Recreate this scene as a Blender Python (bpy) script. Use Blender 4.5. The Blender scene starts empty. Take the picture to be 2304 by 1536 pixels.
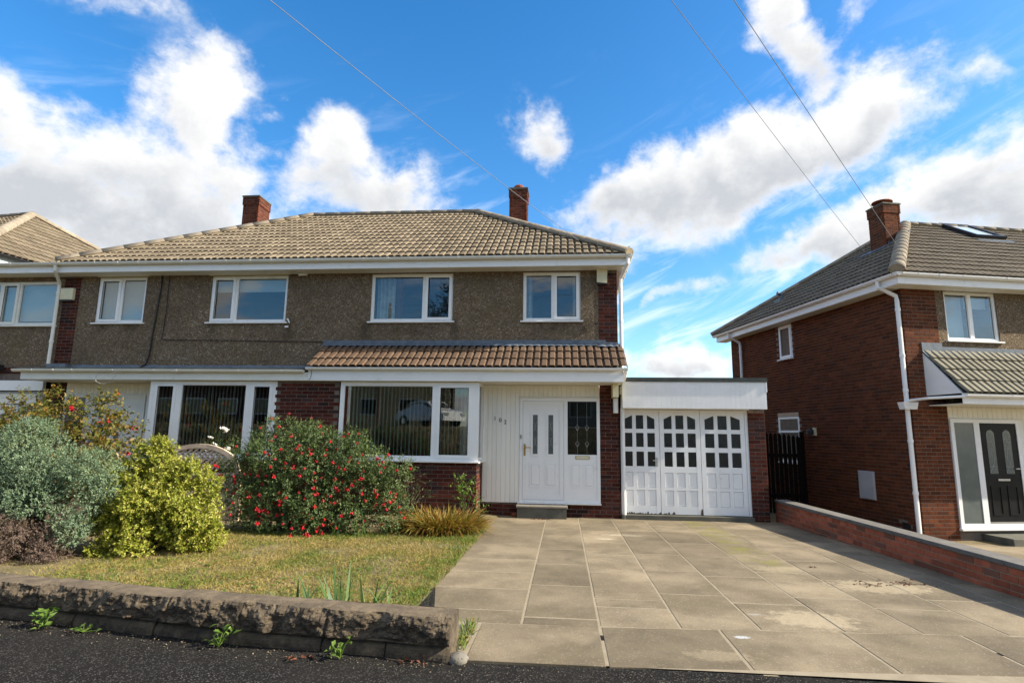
import bpy, bmesh, math, random
import numpy as np
from mathutils import Vector, Matrix, noise as mnoise

random.seed(7)
rng = np.random.default_rng(7)
SC = bpy.context.scene
COL = SC.collection
PI = math.pi

# ---------------------------------------------------------------- camera, sky, sun, exposure
CAM = Vector((0.0, 0.0, 1.58))
F_PX, YAW, PITCH, ROLL = 1285.93, 0.0914, 0.1615, 0.0133
_f = Vector((-math.sin(YAW)*math.cos(PITCH), math.cos(YAW)*math.cos(PITCH), math.sin(PITCH)))
_r0 = Vector((math.cos(YAW), math.sin(YAW), 0)); _u0 = _r0.cross(_f)
_r = _r0*math.cos(ROLL) + _u0*math.sin(ROLL); _u = _u0*math.cos(ROLL) - _r0*math.sin(ROLL)
cd = bpy.data.cameras.new('camera'); cam = bpy.data.objects.new('camera', cd); COL.objects.link(cam)
cd.sensor_width = 36; cd.lens = F_PX/2304*36; cd.clip_start = .05; cd.clip_end = 5000
cam.matrix_world = Matrix(((_r.x, _u.x, -_f.x, CAM.x), (_r.y, _u.y, -_f.y, CAM.y), (_r.z, _u.z, -_f.z, CAM.z), (0, 0, 0, 1)))
SC.camera = cam

def view_dir(px, py):                      # compass direction of a point of sky, used only to lay the clouds out in the sky
    return (_r*((px-1152)/F_PX) - _u*((py-768)/F_PX) + _f).normalized()

SUN_DIR = Vector((1.70, -0.08, 1.0)).normalized()
SUN_EL = math.asin(SUN_DIR.z); SUN_AZ = math.atan2(SUN_DIR.x, SUN_DIR.y)
SUN_STRENGTH = 5.0
SKY_STRENGTH = 0.113
EXPOSURE = 1.10

sd = bpy.data.lights.new('sun', 'SUN'); sd.energy = SUN_STRENGTH; sd.angle = math.radians(.53); sd.color = (1.0, .91, .74)
so = bpy.data.objects.new('sun', sd); COL.objects.link(so); so.location = (20, -3, 18)
so.rotation_euler = (-SUN_DIR).to_track_quat('-Z', 'Y').to_euler()

SC.view_settings.view_transform = 'Standard'; SC.view_settings.look = 'None'
SC.view_settings.gamma = 1; SC.view_settings.use_curve_mapping = False; SC.view_settings.exposure = EXPOSURE
SC.render.engine = 'CYCLES'
SC.cycles.max_bounces = 8; SC.cycles.transparent_max_bounces = 12; SC.cycles.glossy_bounces = 3
SC.cycles.caustics_reflective = False; SC.cycles.caustics_refractive = False
SC.cycles.use_denoising = True


class NT:                                  # small node-tree writer
    def __init__(s, tree): s.t = tree; s.n = tree.nodes; s.l = tree.links
    def add(s, kind, **kw):
        n = s.n.new(kind)
        for k, v in kw.items(): setattr(n, k, v)
        return n
    def put(s, sock, v):
        if isinstance(v, bpy.types.NodeSocket): s.l.new(v, sock)
        elif v is not None: sock.default_value = v
    def math(s, op, a, b=None, c=None, clamp=False):
        n = s.add('ShaderNodeMath', operation=op, use_clamp=clamp)
        s.put(n.inputs[0], a)
        if b is not None: s.put(n.inputs[1], b)
        if c is not None: s.put(n.inputs[2], c)
        return n.outputs[0]
    def vmath(s, op, a, b=None, scale=None):
        n = s.add('ShaderNodeVectorMath', operation=op)
        s.put(n.inputs[0], a)
        if b is not None: s.put(n.inputs[1], b)
        if scale is not None: s.put(n.inputs[3], scale)
        return n.outputs[1] if op in ('DOT_PRODUCT', 'LENGTH') else n.outputs[0]
    def mix(s, f, a, b, blend='MIX'):
        n = s.add('ShaderNodeMix', data_type='RGBA', blend_type=blend)
        s.put(n.inputs[0], f)
        s.put(n.inputs[6], a if isinstance(a, bpy.types.NodeSocket) else (*a, 1) if len(a) == 3 else a)
        s.put(n.inputs[7], b if isinstance(b, bpy.types.NodeSocket) else (*b, 1) if len(b) == 3 else b)
        return n.outputs[2]
    def noise(s, vec, scale, detail=4, rough=.55, dist=0):
        n = s.add('ShaderNodeTexNoise')
        if vec is not None: s.l.new(vec, n.inputs['Vector'])
        n.inputs['Scale'].default_value = scale; n.inputs['Detail'].default_value = detail
        n.inputs['Roughness'].default_value = rough; n.inputs['Distortion'].default_value = dist
        return n.outputs['Fac']
    def noisecol(s, vec, scale, detail=3):
        n = s.add('ShaderNodeTexNoise'); s.l.new(vec, n.inputs['Vector'])
        n.inputs['Scale'].default_value = scale; n.inputs['Detail'].default_value = detail
        return n.outputs['Color']
    def voro(s, vec, scale, out='Distance', feature='F1'):
        n = s.add('ShaderNodeTexVoronoi', feature=feature)
        if vec is not None: s.l.new(vec, n.inputs['Vector'])
        n.inputs['Scale'].default_value = scale
        return n.outputs[out]
    def ss(s, v, a, b):
        n = s.add('ShaderNodeMapRange', interpolation_type='SMOOTHSTEP')
        s.put(n.inputs[0], v); n.inputs[1].default_value = a; n.inputs[2].default_value = b
        return n.outputs[0]
    def ramp(s, fac, stops):
        n = s.add('ShaderNodeValToRGB'); e = n.color_ramp.elements
        while len(e) < len(stops): e.new(.5)
        for el, (p, c) in zip(e, stops): el.position = p; el.color = (*c, 1)
        s.l.new(fac, n.inputs[0]); return n.outputs[0]
    def bump(s, h, strength, dist=.01, normal=None):
        n = s.add('ShaderNodeBump'); n.inputs['Strength'].default_value = strength; n.inputs['Distance'].default_value = dist
        s.l.new(h, n.inputs['Height'])
        if normal is not None: s.l.new(normal, n.inputs['Normal'])
        return n.outputs[0]


def build_sky():
    w = bpy.data.worlds.new('World'); SC.world = w; w.use_nodes = True
    T = NT(w.node_tree); T.n.clear()
    out = T.add('ShaderNodeOutputWorld'); bg = T.add('ShaderNodeBackground')
    bg.inputs['Strength'].default_value = SKY_STRENGTH
    sky = T.add('ShaderNodeTexSky', sky_type='NISHITA', sun_disc=False, sun_elevation=SUN_EL, sun_rotation=SUN_AZ,
                altitude=100, air_density=1.0, dust_density=.6, ozone_density=2.2)
    hs = T.add('ShaderNodeHueSaturation'); hs.inputs['Saturation'].default_value = 1.36; hs.inputs['Value'].default_value = 1.12
    T.l.new(sky.outputs[0], hs.inputs['Color'])
    tc = T.add('ShaderNodeTexCoord'); d = T.vmath('NORMALIZE', tc.outputs['Generated'])
    warp = T.vmath('SUBTRACT', T.noisecol(d, 6.5, 5), (.5, .5, .5))
    dw = T.vmath('ADD', d, T.vmath('SCALE', warp, scale=.17))
    # clouds in the part of the sky over the houses: centre, half sizes and lean
    B = [(120, 470, 360, 150, 4, 1.1), (300, 410, 220, 120, 0, 1.1), (520, 400, 150, 110, 0, .95), (600, 330, 90, 50, 0, .6), (20, 300, 170, 130, 40, .95), (440, 260, 120, 150, -30, .95), (400, 470, 260, 120, 0, 1.0),
         (800, 440, 210, 75, 0, .95), (750, 345, 80, 75, 25, .75), (640, 210, 40, 120, -25, .34), (1215, 320, 55, 95, 25, .82),
         (1440, 455, 190, 105, 22, 1.1), (1700, 365, 330, 112, 20, 1.15), (1950, 270, 150, 60, 18, .8), (1930, 290, 190, 80, 14, .95), (1755, 75, 62, 120, 28, .95),
         (1890, 30, 130, 45, 18, .5), (2240, 150, 70, 50, 35, .62), (2090, 200, 55, 30, 35, .5), (2240, 420, 215, 125, 32, 1.05),
         (1890, 525, 215, 58, 22, .95), (1760, 580, 90, 50, 10, .55), (1530, 690, 190, 28, 17, .42), (1540, 815, 250, 45, 3, .7),
         (1430, 560, 190, 30, 22, .5), (250, 20, 190, 45, 5, .42), (690, 50, 70, 110, 15, .22), (2290, 330, 150, 60, 35, .6)]
    tot = None; sg = None; sgy = None
    for px, py, rx, ry, ang, s in B:
        c = view_dir(px, py); e = math.radians(ang)
        h = Vector((0, 0, 1)); a = c.cross(h).normalized(); b = a.cross(c)
        a2 = a*math.cos(e) + b*math.sin(e); b2 = b*math.cos(e) - a*math.sin(e)
        sc = math.cos(_f.angle(c)); k = F_PX*1.0/ (sc if sc > .5 else .5)
        ra, rb = rx/k*1.05, ry/k*1.05
        x = T.vmath('DOT_PRODUCT', dw, tuple(a2/ra)); y = T.vmath('DOT_PRODUCT', dw, tuple(b2/rb))
        z = T.math('MAXIMUM', T.vmath('DOT_PRODUCT', dw, tuple(c)), 0.0)
        q = T.math('MULTIPLY_ADD', x, x, T.math('MULTIPLY', y, y))
        g = T.math('MULTIPLY', T.math('POWER', 2.718, T.math('MULTIPLY', q, -1.05)), T.math('MULTIPLY', T.math('GREATER_THAN', z, .2), s))
        tot = g if tot is None else T.math('SMOOTH_MAX', tot, g, .12)
        gy = T.math('MULTIPLY', g, T.math('MULTIPLY_ADD', x, math.sin(e)*.9*rx/ry, T.math('MULTIPLY', y, math.cos(e))))
        sg = g if sg is None else T.math('ADD', sg, g); sgy = gy if sgy is None else T.math('ADD', sgy, gy)
    # elsewhere broken cumulus carries on, its cover and paleness set for the fill light
    sx = T.add('ShaderNodeSeparateXYZ'); T.l.new(d, sx.inputs[0])
    zz = T.math('ADD', T.math('MAXIMUM', sx.outputs[2], 0.0), .16)
    cx = T.add('ShaderNodeCombineXYZ'); T.l.new(T.math('DIVIDE', sx.outputs[0], zz), cx.inputs[0]); T.l.new(T.math('DIVIDE', sx.outputs[1], zz), cx.inputs[1])
    field = T.noise(cx.outputs[0], .75, 5, .55)
    infront = T.ss(T.vmath('DOT_PRODUCT', d, tuple(_f)), .35, .62)
    far = T.math('MULTIPLY', T.ss(field, .45, .59), T.math('SUBTRACT', 1.0, infront))
    tot = T.math('ADD', tot, far)
    def fb(vec):
        return T.math('ADD', T.math('MULTIPLY', T.noise(vec, 8, 8, .6, .25), .68), T.math('MULTIPLY', T.noise(vec, 24, 7, .68), .32))
    mp = T.vmath('MULTIPLY', d, (1, 1, 1.25))
    n1 = fb(mp)
    n2 = fb(T.vmath('ADD', mp, tuple(Vector((.75, -.1, .75))*.035)))
    dens = T.math('MULTIPLY_ADD', T.math('SUBTRACT', n1, .5), 2.25, tot)
    gate = T.ss(tot, .05, .35)
    alpha = T.math('MULTIPLY', T.ss(dens, .22, .86), gate)
    under = T.ss(T.math('DIVIDE', sgy, T.math('ADD', sg, .05)), .75, -.5)
    core = T.math('MULTIPLY', T.ss(dens, .40, 1.05), T.math('MULTIPLY_ADD', under, .95, .12))
    lit = T.math('MULTIPLY', T.math('SUBTRACT', n1, n2), 1.7)
    shade = T.math('SUBTRACT', T.math('MULTIPLY', core, T.math('MULTIPLY_ADD', infront, .5, .5)), lit, clamp=True)  # clouds out of view are kept paler, for more fill
    # low sun-side edges stay bright, thick middles go grey
    ccol = T.mix(shade, (4.75, 4.7, 4.62), (2.65, 2.78, 2.98))
    # thin high streaks and the paler band towards the roofs
    st = T.vmath('ADD', T.vmath('MULTIPLY', d, (3, 3, 15)), T.vmath('SCALE', (0, 0, -5.5), scale=sx.outputs[0]))
    wisp = T.math('MULTIPLY', T.ss(T.noise(st, 1.6, 6, .6, .5), .5, .75), T.ss(sx.outputs[2], .62, .12))
    base = T.mix(T.math('MULTIPLY', wisp, .8), hs.outputs[0], (4.9, 5.3, 5.9))
    final = T.mix(alpha, base, ccol)
    T.l.new(final, bg.inputs['Color']); T.l.new(bg.outputs[0], out.inputs[0])
    w.cycles.sampling_method = 'MANUAL'; w.cycles.sample_map_resolution = 512
build_sky()

# ---------------------------------------------------------------- materials
MATS = {}
def new_mat(name):
    m = bpy.data.materials.new(name); m.use_nodes = True; T = NT(m.node_tree); T.n.clear()
    out = T.add('ShaderNodeOutputMaterial'); b = T.add('ShaderNodeBsdfPrincipled'); T.l.new(b.outputs[0], out.inputs[0])
    MATS[name] = m
    return m, T, b, out
def rnd_socket(T):
    oi = T.add('ShaderNodeObjectInfo'); g = T.add('ShaderNodeNewGeometry')
    return T.math('FRACT', T.math('ADD', oi.outputs['Random'], g.outputs['Random Per Island'])), g
def mk(name, c1, c2, scale=6, detail=5, rough=.8, bump=0, bscale=60, rnd=.0, tint=None, spec=.3, bdist=.004, speck=None, local=False, metallic=0, dirt=None):
    m, T, b, out = new_mat(name)
    r, g = rnd_socket(T)
    pos = g.outputs['Position']
    if local:
        tc = T.add('ShaderNodeTexCoord'); pos = tc.outputs['Object']
    off = T.vmath('ADD', pos, T.vmath('SCALE', (13.1, 7.7, 3.3), scale=T.math('MULTIPLY', r, 1.0 if rnd or tint else 0.0)))
    f = T.ss(T.noise(off, scale, detail, .6), .3, .7)
    col = T.mix(f, c1, c2)
    if tint:
        col = T.mix(T.ss(r, .55, 1.0), col, tint)
    if dirt:
        dc, dscale, lo, hi = dirt
        col = T.mix(T.ss(T.noise(pos, dscale, 6, .65), lo, hi), col, dc)
    if speck:
        for sc_, th, sc_col in speck:
            v = T.voro(off, sc_, 'Color'); sep = T.add('ShaderNodeSeparateColor'); T.l.new(v, sep.inputs[0])
            col = T.mix(T.math('GREATER_THAN', sep.outputs[0], th), col, sc_col)
    if rnd:
        k = T.math('MULTIPLY_ADD', T.math('FRACT', T.math('MULTIPLY', r, 7.31)), 2*rnd, 1-rnd)
        cc = T.add('ShaderNodeCombineXYZ')
        for i in range(3): T.l.new(k, cc.inputs[i])
        col = T.mix(1.0, col, cc.outputs[0], 'MULTIPLY')
    T.l.new(col, b.inputs['Base Color'])
    b.inputs['Roughness'].default_value = rough; b.inputs['Specular IOR Level'].default_value = spec; b.inputs['Metallic'].default_value = metallic
    if bump:
        T.l.new(T.bump(T.noise(off, bscale, 6, .65), bump, bdist), b.inputs['Normal'])
    return m

def pebbledash():
    m, T, b, out = new_mat('pebbledash')
    g = T.add('ShaderNodeNewGeometry'); p = g.outputs['Position']
    v = T.add('ShaderNodeTexVoronoi'); T.l.new(p, v.inputs['Vector']); v.inputs['Scale'].default_value = 52
    sep = T.add('ShaderNodeSeparateColor'); T.l.new(v.outputs['Color'], sep.inputs[0])
    base = T.ramp(sep.outputs[0], [(0, (0.1002, 0.06955, 0.04301)), (.35, (0.2003, 0.1436, 0.09139)), (.6, (0.2886, 0.2131, 0.1376)), (.85, (0.2356, 0.1907, 0.1398)), (.975, (0.4712, 0.4038, 0.3226))])
    v2 = T.voro(p, 21, 'Color'); s2 = T.add('ShaderNodeSeparateColor'); T.l.new(v2, s2.inputs[0])
    base = T.mix(T.math('MULTIPLY', T.ss(s2.outputs[1], .3, .95), .5), base, (0.1414, 0.1066, 0.07526))
    big = T.ss(T.noise(p, .9, 6, .65), .35, .68)
    base = T.mix(T.math('MULTIPLY', big, .42), base, (0.1037, 0.07853, 0.05161))
    moss = T.ss(T.noise(T.vmath('MULTIPLY', p, (1, 1, .35)), 2.3, 5, .6), .52, .72)
    base = T.mix(T.math('MULTIPLY', moss, .4), base, (0.1708, 0.1368, 0.06236))
    st = None
    for cx, cz, rx, rz in ((-4.25, 3.72, .16, .22), (-7.75, 3.78, .14, .18), (-9.6, 3.8, .16, .12), (-10.3, 3.82, .12, .1), (-2.3, 3.75, .1, .2), (.45, 3.75, .12, .2), (-5.9, 3.7, .14, .25), (-3.2, 3.74, .5, .1), (-.3, 3.8, .3, .1)):
        q = T.vmath('LENGTH', T.vmath('MULTIPLY', T.vmath('SUBTRACT', p, (cx, 11.7, cz)), (1/rx, 0, 1/rz)))
        g_ = T.ss(q, 1.6, .3); st = g_ if st is None else T.math('MAXIMUM', st, g_)
    base = T.mix(T.math('MULTIPLY', T.math('MULTIPLY', st, T.ss(T.noise(p, 5, 5, .6), .3, .6)), .6), base, (0.0589, 0.04712, 0.03226))
    T.l.new(base, b.inputs['Base Color']); b.inputs['Roughness'].default_value = .9; b.inputs['Specular IOR Level'].default_value = .05
    h = T.math('SUBTRACT', 1.0, v.outputs['Distance'])
    T.l.new(T.bump(h, 1.0, .02), b.inputs['Normal'])
pebbledash()

def pane_mat(name, tint, refl, rough=0.0, ripple=0):
    m, T, b, out = new_mat(name); T.n.remove(b)
    tr = T.add('ShaderNodeBsdfTransparent'); tr.inputs[0].default_value = (*tint, 1)
    gl = T.add('ShaderNodeBsdfGlossy'); gl.inputs['Roughness'].default_value = rough
    lw = T.add('ShaderNodeLayerWeight'); lw.inputs[0].default_value = .5
    fac = T.math('MULTIPLY_ADD', T.math('POWER', lw.outputs['Facing'], 4.0), .7, refl, clamp=True)
    if ripple:
        g = T.add('ShaderNodeNewGeometry')
        T.l.new(T.bump(T.noise(g.outputs['Position'], ripple, 4), .5, .01), gl.inputs['Normal'])
    mx = T.add('ShaderNodeMixShader'); T.l.new(fac, mx.inputs[0]); T.l.new(tr.outputs[0], mx.inputs[1]); T.l.new(gl.outputs[0], mx.inputs[2])
    T.l.new(mx.outputs[0], out.inputs[0])
pane_mat('window_pane', (.80, .84, .84), .085)
pane_mat('wavy_pane', (.22, .25, .24), .05, .25, 38)
pane_mat('dark_pane', (.30, .33, .33), .05, .02)

def leaf_mat(name, cols, trans=.35, rough=.55, patch=4.5, wt=.35):
    m, T, b, out = new_mat(name)
    g = T.add('ShaderNodeNewGeometry'); r = g.outputs['Random Per Island']
    oi = T.add('ShaderNodeObjectInfo')
    n = len(cols)
    cl = T.noise(g.outputs['Position'], patch, 4)
    fac = T.math('ADD', T.math('MULTIPLY', r, 1-wt), T.math('MULTIPLY', T.ss(cl, .3, .7), wt))
    col = T.ramp(fac, [((i+.5)/n, c) for i, c in enumerate(cols)])
    T.l.new(col, b.inputs['Base Color']); b.inputs['Roughness'].default_value = rough; b.inputs['Specular IOR Level'].default_value = .35
    tl = T.add('ShaderNodeBsdfTranslucent'); T.l.new(T.mix(1.0, col, (1.0, 1.0, .55), 'MULTIPLY'), tl.inputs[0])
    mx = T.add('ShaderNodeMixShader'); mx.inputs[0].default_value = trans
    T.l.new(b.outputs[0], mx.inputs[1]); T.l.new(tl.outputs[0], mx.inputs[2]); T.l.new(mx.outputs[0], out.inputs[0])

WHITE = (.84, .84, .83)
mk('upvc_white', WHITE, (.80, .80, .79), 1.5, 4, .35, spec=.45, dirt=((.62, .60, .53), 3.2, .56, .85))
mk('upvc_old', (.80, .79, .73), (.72, .71, .64), 2.5, 6, .45, spec=.4, dirt=((.42, .41, .34), 3.5, .6, .85))
mk('white_board', (.85, .84, .78), (.82, .81, .75), 1.2, 4, .4, rnd=.03, spec=.4, dirt=((.60, .56, .45), 2.6, .60, .85))
mk('white_paint', (.84, .84, .84), (.78, .78, .78), 3, 6, .5, bump=.15, bscale=40, spec=.3, dirt=((.48, .45, .40), 7, .64, .8))
mk('brick_dark', (.098, .028, .019), (.056, .019, .014), 9, 5, .85, bump=.5, bscale=70, rnd=.35, spec=.06, tint=(.045, .026, .025), local=True)
mk('brick_brown', (.148, .047, .021), (.088, .030, .015), 9, 5, .85, bump=.5, bscale=70, rnd=.24, spec=.06, tint=(.085, .034, .02), local=True)
mk('brick_red', (.44, .125, .068), (.30, .090, .052), 9, 5, .85, bump=.5, bscale=70, rnd=.22, spec=.06, tint=(.17, .085, .06), local=True, dirt=((.36, .29, .25), 5, .62, .8))
mk('brick_chimney', (0.1248, 0.03744, 0.02184), (0.078, 0.02496, 0.0156), 9, 5, .85, bump=.5, bscale=70, rnd=.3, spec=.06, local=True)
mk('mortar', (.21, .165, .13), (.15, .12, .095), 12, 5, .95, bump=.4, bscale=120)
mk('joint_mortar', (.30, .25, .175), (.24, .198, .138), 9, 6, .95, bump=.4, bscale=120)
mk('mortar_dark', (.17, .13, .105), (.11, .088, .07), 12, 5, .95, bump=.4, bscale=120)
mk('mortar_light', (0.3354, 0.273, 0.1833), (0.2652, 0.2145, 0.1443), 9, 6, .95, bump=.4, bscale=120)
mk('roof_tile', (.212, .170, .120), (.162, .130, .090), 5, 6, .9, bump=.4, bscale=90, rnd=.20, spec=.10, dirt=((0.156, 0.1287, 0.0936), 2.2, .58, .78))
mk('canopy_tile', (0.1287, 0.08424, 0.05616), (0.0975, 0.0624, 0.04134), 5, 6, .85, bump=.35, bscale=90, rnd=.14, spec=.2)
mk('roof_tile_grey', (0.1794, 0.1482, 0.1092), (0.1326, 0.1092, 0.08034), 5, 6, .85, bump=.4, bscale=90, rnd=.12, spec=.08)
mk('canopy_tile_green', (.20, .182, .135), (.15, .137, .10), 5, 6, .8, bump=.35, bscale=90, rnd=.12, spec=.25)
mk('ridge_tile', (0.2886, 0.2418, 0.1833), (0.2262, 0.1872, 0.1404), 6, 6, .9, bump=.4, bscale=60, rnd=.15, dirt=((0.1092, 0.0975, 0.078), 9, .55, .75))
mk('lead', (.13, .155, .19), (.085, .105, .135), 8, 6, .45, bump=.3, bscale=18, bdist=.01, spec=.4)
mk('felt', (.075, .085, .08), (.05, .058, .055), 9, 6, .9, bump=.4, bscale=60)
mk('terracotta', (0.2574, 0.0819, 0.0429), (0.1872, 0.0585, 0.03276), 8, 5, .85, bump=.3)
mk('dark_plastic', (.018, .018, .02), (.028, .028, .03), 8, 3, .45)
mk('cable_black', (.018, .018, .020), (.03, .03, .03), 8, 2, .6)
mk('cable_grey', (.16, .18, .22), (.20, .22, .26), 8, 2, .6)
mk('cream_plastic', (.72, .67, .46), (.62, .58, .40), 4, 4, .5)
mk('brass', (.55, .38, .12), (.42, .28, .09), 12, 3, .35, metallic=.85)
mk('steel', (.55, .55, .56), (.45, .45, .46), 12, 3, .3, metallic=.9)
mk('digit_brown', (.09, .07, .045), (.06, .045, .03), 12, 3, .5)
mk('lead_came', (.42, .42, .40), (.30, .30, .29), 20, 2, .5, metallic=.3)
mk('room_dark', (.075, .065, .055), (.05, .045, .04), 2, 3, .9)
mk('curtain', (.62, .62, .60), (.46, .46, .45), 9, 3, .9)
mk('curtain_red', (.16, .03, .03), (.10, .02, .02), 9, 3, .9)
mk('roller_blind', (.70, .76, .78), (.64, .70, .73), 2, 3, .8)
mk('blind_slat', (.42, .46, .42), (.36, .40, .36), 4, 3, .8, rnd=.12)
mk('black_door', (.006, .006, .007), (.010, .010, .011), 4, 3, .4, spec=.15)
mk('frosted_pane', (.085, .105, .105), (.11, .13, .125), 4, 3, .22, spec=.6)
mk('meter_box', (.46, .46, .48), (.40, .40, .42), 4, 4, .5)
mk('concrete', (0.2106, 0.1911, 0.1599), (0.156, 0.142, 0.1209), 5, 6, .9, bump=.4, bscale=80, speck=[(95, .93, (0.1014, 0.0936, 0.078))])
mk('concrete_dark', (.13, .125, .10), (.09, .088, .072), 5, 6, .9, bump=.4, bscale=80)
mk('coping', (.165, .152, .135), (.12, .11, .098), 6, 6, .9, bump=.3, bscale=80, rnd=.08)
mk('old_wood', (.60, .46, .34), (.48, .36, .26), 14, 5, .85, bump=.3, rnd=.12)
mk('dark_wood', (.014, .010, .008), (.009, .007, .006), 8, 4, .9, rnd=.2, spec=.03)
mk('bark', (.12, .085, .058), (.075, .052, .036), 20, 5, .95, bump=.5)
mk('dead_leaf', (.20, .065, .03), (.12, .04, .022), 30, 3, .8, rnd=.3)
mk('lit_brick', (0.3276, 0.117, 0.0585), (0.2652, 0.0936, 0.0468), 9, 5, .85, bump=.4)
mk('cream_render', (.62, .50, .27), (.55, .44, .24), 2, 4, .9, bump=.2)
mk('grey_render', (.30, .30, .30), (.24, .24, .24), 2, 4, .9, bump=.2)
mk('skylight_pane', (.55, .62, .68), (.50, .58, .64), 2, 2, .12, spec=.7)  # pale blue base colour stands in for sky mirrored in the glass
mk('car_white', (.80, .80, .80), (.79, .79, .79), 1, 1, .15, spec=.6)
mk('tyre', (.02, .02, .02), (.03, .03, .03), 6, 2, .8)
mk('car_glass', (.015, .018, .02), (.02, .022, .024), 2, 2, .05, spec=.8)
mk('flower_red', (.50, .010, .012), (.34, .006, .02), 40, 2, .5, rnd=.2)
mk('flower_white', (.78, .76, .68), (.70, .67, .58), 40, 2, .6)

def ground_mats():
    # paving slabs: each its own tone, stains and pale bloom, moss along one line of joints
    m, T, b, out = new_mat('paving_slab')
    r, g = rnd_socket(T); p = g.outputs['Position']
    off = T.vmath('ADD', p, T.vmath('SCALE', (5, 9, 2), scale=r))
    col = T.mix(T.ss(T.noise(off, 2.0, 6, .62), .32, .68), (0.1232, 0.09672, 0.06084), (0.181, 0.1443, 0.0936))
    col = T.mix(T.math('MULTIPLY', T.ss(T.noise(p, .85, 5, .6), .47, .66), .6), col, (0.2886, 0.2301, 0.1521))
    col = T.mix(T.math('MULTIPLY', T.ss(T.noise(p, 1.1, 5, .6, 1.2), .56, .7), .45), col, (0.078, 0.06552, 0.04524))
    sx = T.add('ShaderNodeSeparateXYZ'); T.l.new(p, sx.inputs[0])
    dx = T.math('ABSOLUTE', T.math('SUBTRACT', sx.outputs[0], T.math('ADD', 2.30, T.math('MULTIPLY', T.noise(p, 2, 3), .3))))
    mossy = T.math('MULTIPLY', T.ss(dx, .42, .02), T.math('MULTIPLY', T.ss(sx.outputs[1], 6.6, 8.2), T.ss(T.noise(p, 3.2, 5, .6), .38, .66)))
    col = T.mix(T.math('MULTIPLY', mossy, .75), col, (0.1638, 0.156, 0.0273))
    for cx, cy, rx_, ry_, sc_, amt in ((1.33, 4.72, .07, .035, (0.429, 0.4446, 0.468), .8), (1.62, 5.35, .07, .025, (0.39, 0.4, 0.41), .35), (1.05, 4.3, .25, .12, (0.3276, 0.2652, 0.1716), .55), (2.05, 5.25, .38, .28, (0.3432, 0.2808, 0.1872), .7), (3.25, 6.55, .55, .32, (0.3588, 0.2925, 0.1911), .75), (.95, 9.55, .35, .12, (0.3276, 0.2808, 0.2028), .7), (.62, 9.15, .18, .05, (0.429, 0.3744, 0.2808), .8), (2.6, 7.3, .5, .2, (0.3276, 0.2691, 0.1794), .4)):
        q = T.vmath('LENGTH', T.vmath('MULTIPLY', T.vmath('SUBTRACT', p, (cx, cy, .05)), (1/rx_, 1/ry_, 0)))
        q = T.math('ADD', q, T.math('MULTIPLY', T.math('SUBTRACT', T.noise(p, 13, 6, .7), .5), 2.2))
        col = T.mix(T.math('MULTIPLY', T.ss(q, 1.1, .55), amt), col, sc_)
    v = T.voro(off, 120, 'Color'); sep = T.add('ShaderNodeSeparateColor'); T.l.new(v, sep.inputs[0])
    col = T.mix(T.math('MULTIPLY', T.math('GREATER_THAN', sep.outputs[0], .80), .35), col, (0.1092, 0.0975, 0.0819))
    col = T.mix(T.math('MULTIPLY', T.math('GREATER_THAN', sep.outputs[1], .95), .4), col, (0.3432, 0.2964, 0.2184))
    k = T.math('MULTIPLY_ADD', T.math('FRACT', T.math('MULTIPLY', r, 5.7)), .46, .92)
    cc = T.add('ShaderNodeCombineXYZ')
    for i in range(3): T.l.new(k, cc.inputs[i])
    col = T.mix(1.0, col, cc.outputs[0], 'MULTIPLY')
    T.l.new(col, b.inputs['Base Color']); b.inputs['Roughness'].default_value = .85; b.inputs['Specular IOR Level'].default_value = .25
    T.l.new(T.bump(T.noise(p, 90, 6, .7), .35, .004), b.inputs['Normal'])
    # asphalt
    m, T, b, out = new_mat('asphalt')
    g = T.add('ShaderNodeNewGeometry'); p = g.outputs['Position']
    v = T.voro(p, 150, 'Color'); sep = T.add('ShaderNodeSeparateColor'); T.l.new(v, sep.inputs[0])
    col = T.ramp(sep.outputs[0], [(0, (0.01326, 0.01248, 0.01209)), (.5, (0.01716, 0.01638, 0.0156)), (.85, (0.02184, 0.02067, 0.0195)), (.9975, (0.1248, 0.117, 0.1053))])
    col = T.mix(T.math('MULTIPLY', T.ss(T.noise(p, 1.6, 6, .65), .4, .7), .5), col, (0.02808, 0.02574, 0.0234))
    v3 = T.voro(p, 26, 'Color'); s3 = T.add('ShaderNodeSeparateColor'); T.l.new(v3, s3.inputs[0])
    d3 = T.voro(p, 26, 'Distance')
    col = T.mix(T.math('MULTIPLY', T.math('GREATER_THAN', s3.outputs[1], .99), T.math('LESS_THAN', d3, .12)), col, (0.234, 0.2184, 0.195))
    b.inputs['Specular IOR Level'].default_value = .02
    T.l.new(col, b.inputs['Base Color']); b.inputs['Roughness'].default_value = .85
    T.l.new(T.bump(T.noise(p, 120, 5, .7), .25, .003), b.inputs['Normal'])
    # turf base and soil
    m, T, b, out = new_mat('turf_soil')
    g = T.add('ShaderNodeNewGeometry'); p = g.outputs['Position']
    col = T.mix(T.ss(T.noise(p, 2.2, 6, .65), .35, .65), (0.1482, 0.1209, 0.0468), (0.2028, 0.156, 0.0819))
    col = T.mix(T.math('MULTIPLY', T.ss(T.noise(p, 5, 5, .6), .5, .72), .6), col, (0.0936, 0.0585, 0.039))
    T.l.new(col, b.inputs['Base Color']); b.inputs['Roughness'].default_value = .95
    T.l.new(T.bump(T.noise(p, 40, 6, .7), .9, .02), b.inputs['Normal'])
    mk('bare_soil', (0.0585, 0.039, 0.02808), (0.0351, 0.02496, 0.01872), 9, 6, .95, bump=.9, bscale=30, bdist=.02)
    # rough faced wall stone
    m, T, b, out = new_mat('wall_stone')
    r, g = rnd_socket(T); p = g.outputs['Position']
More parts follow.
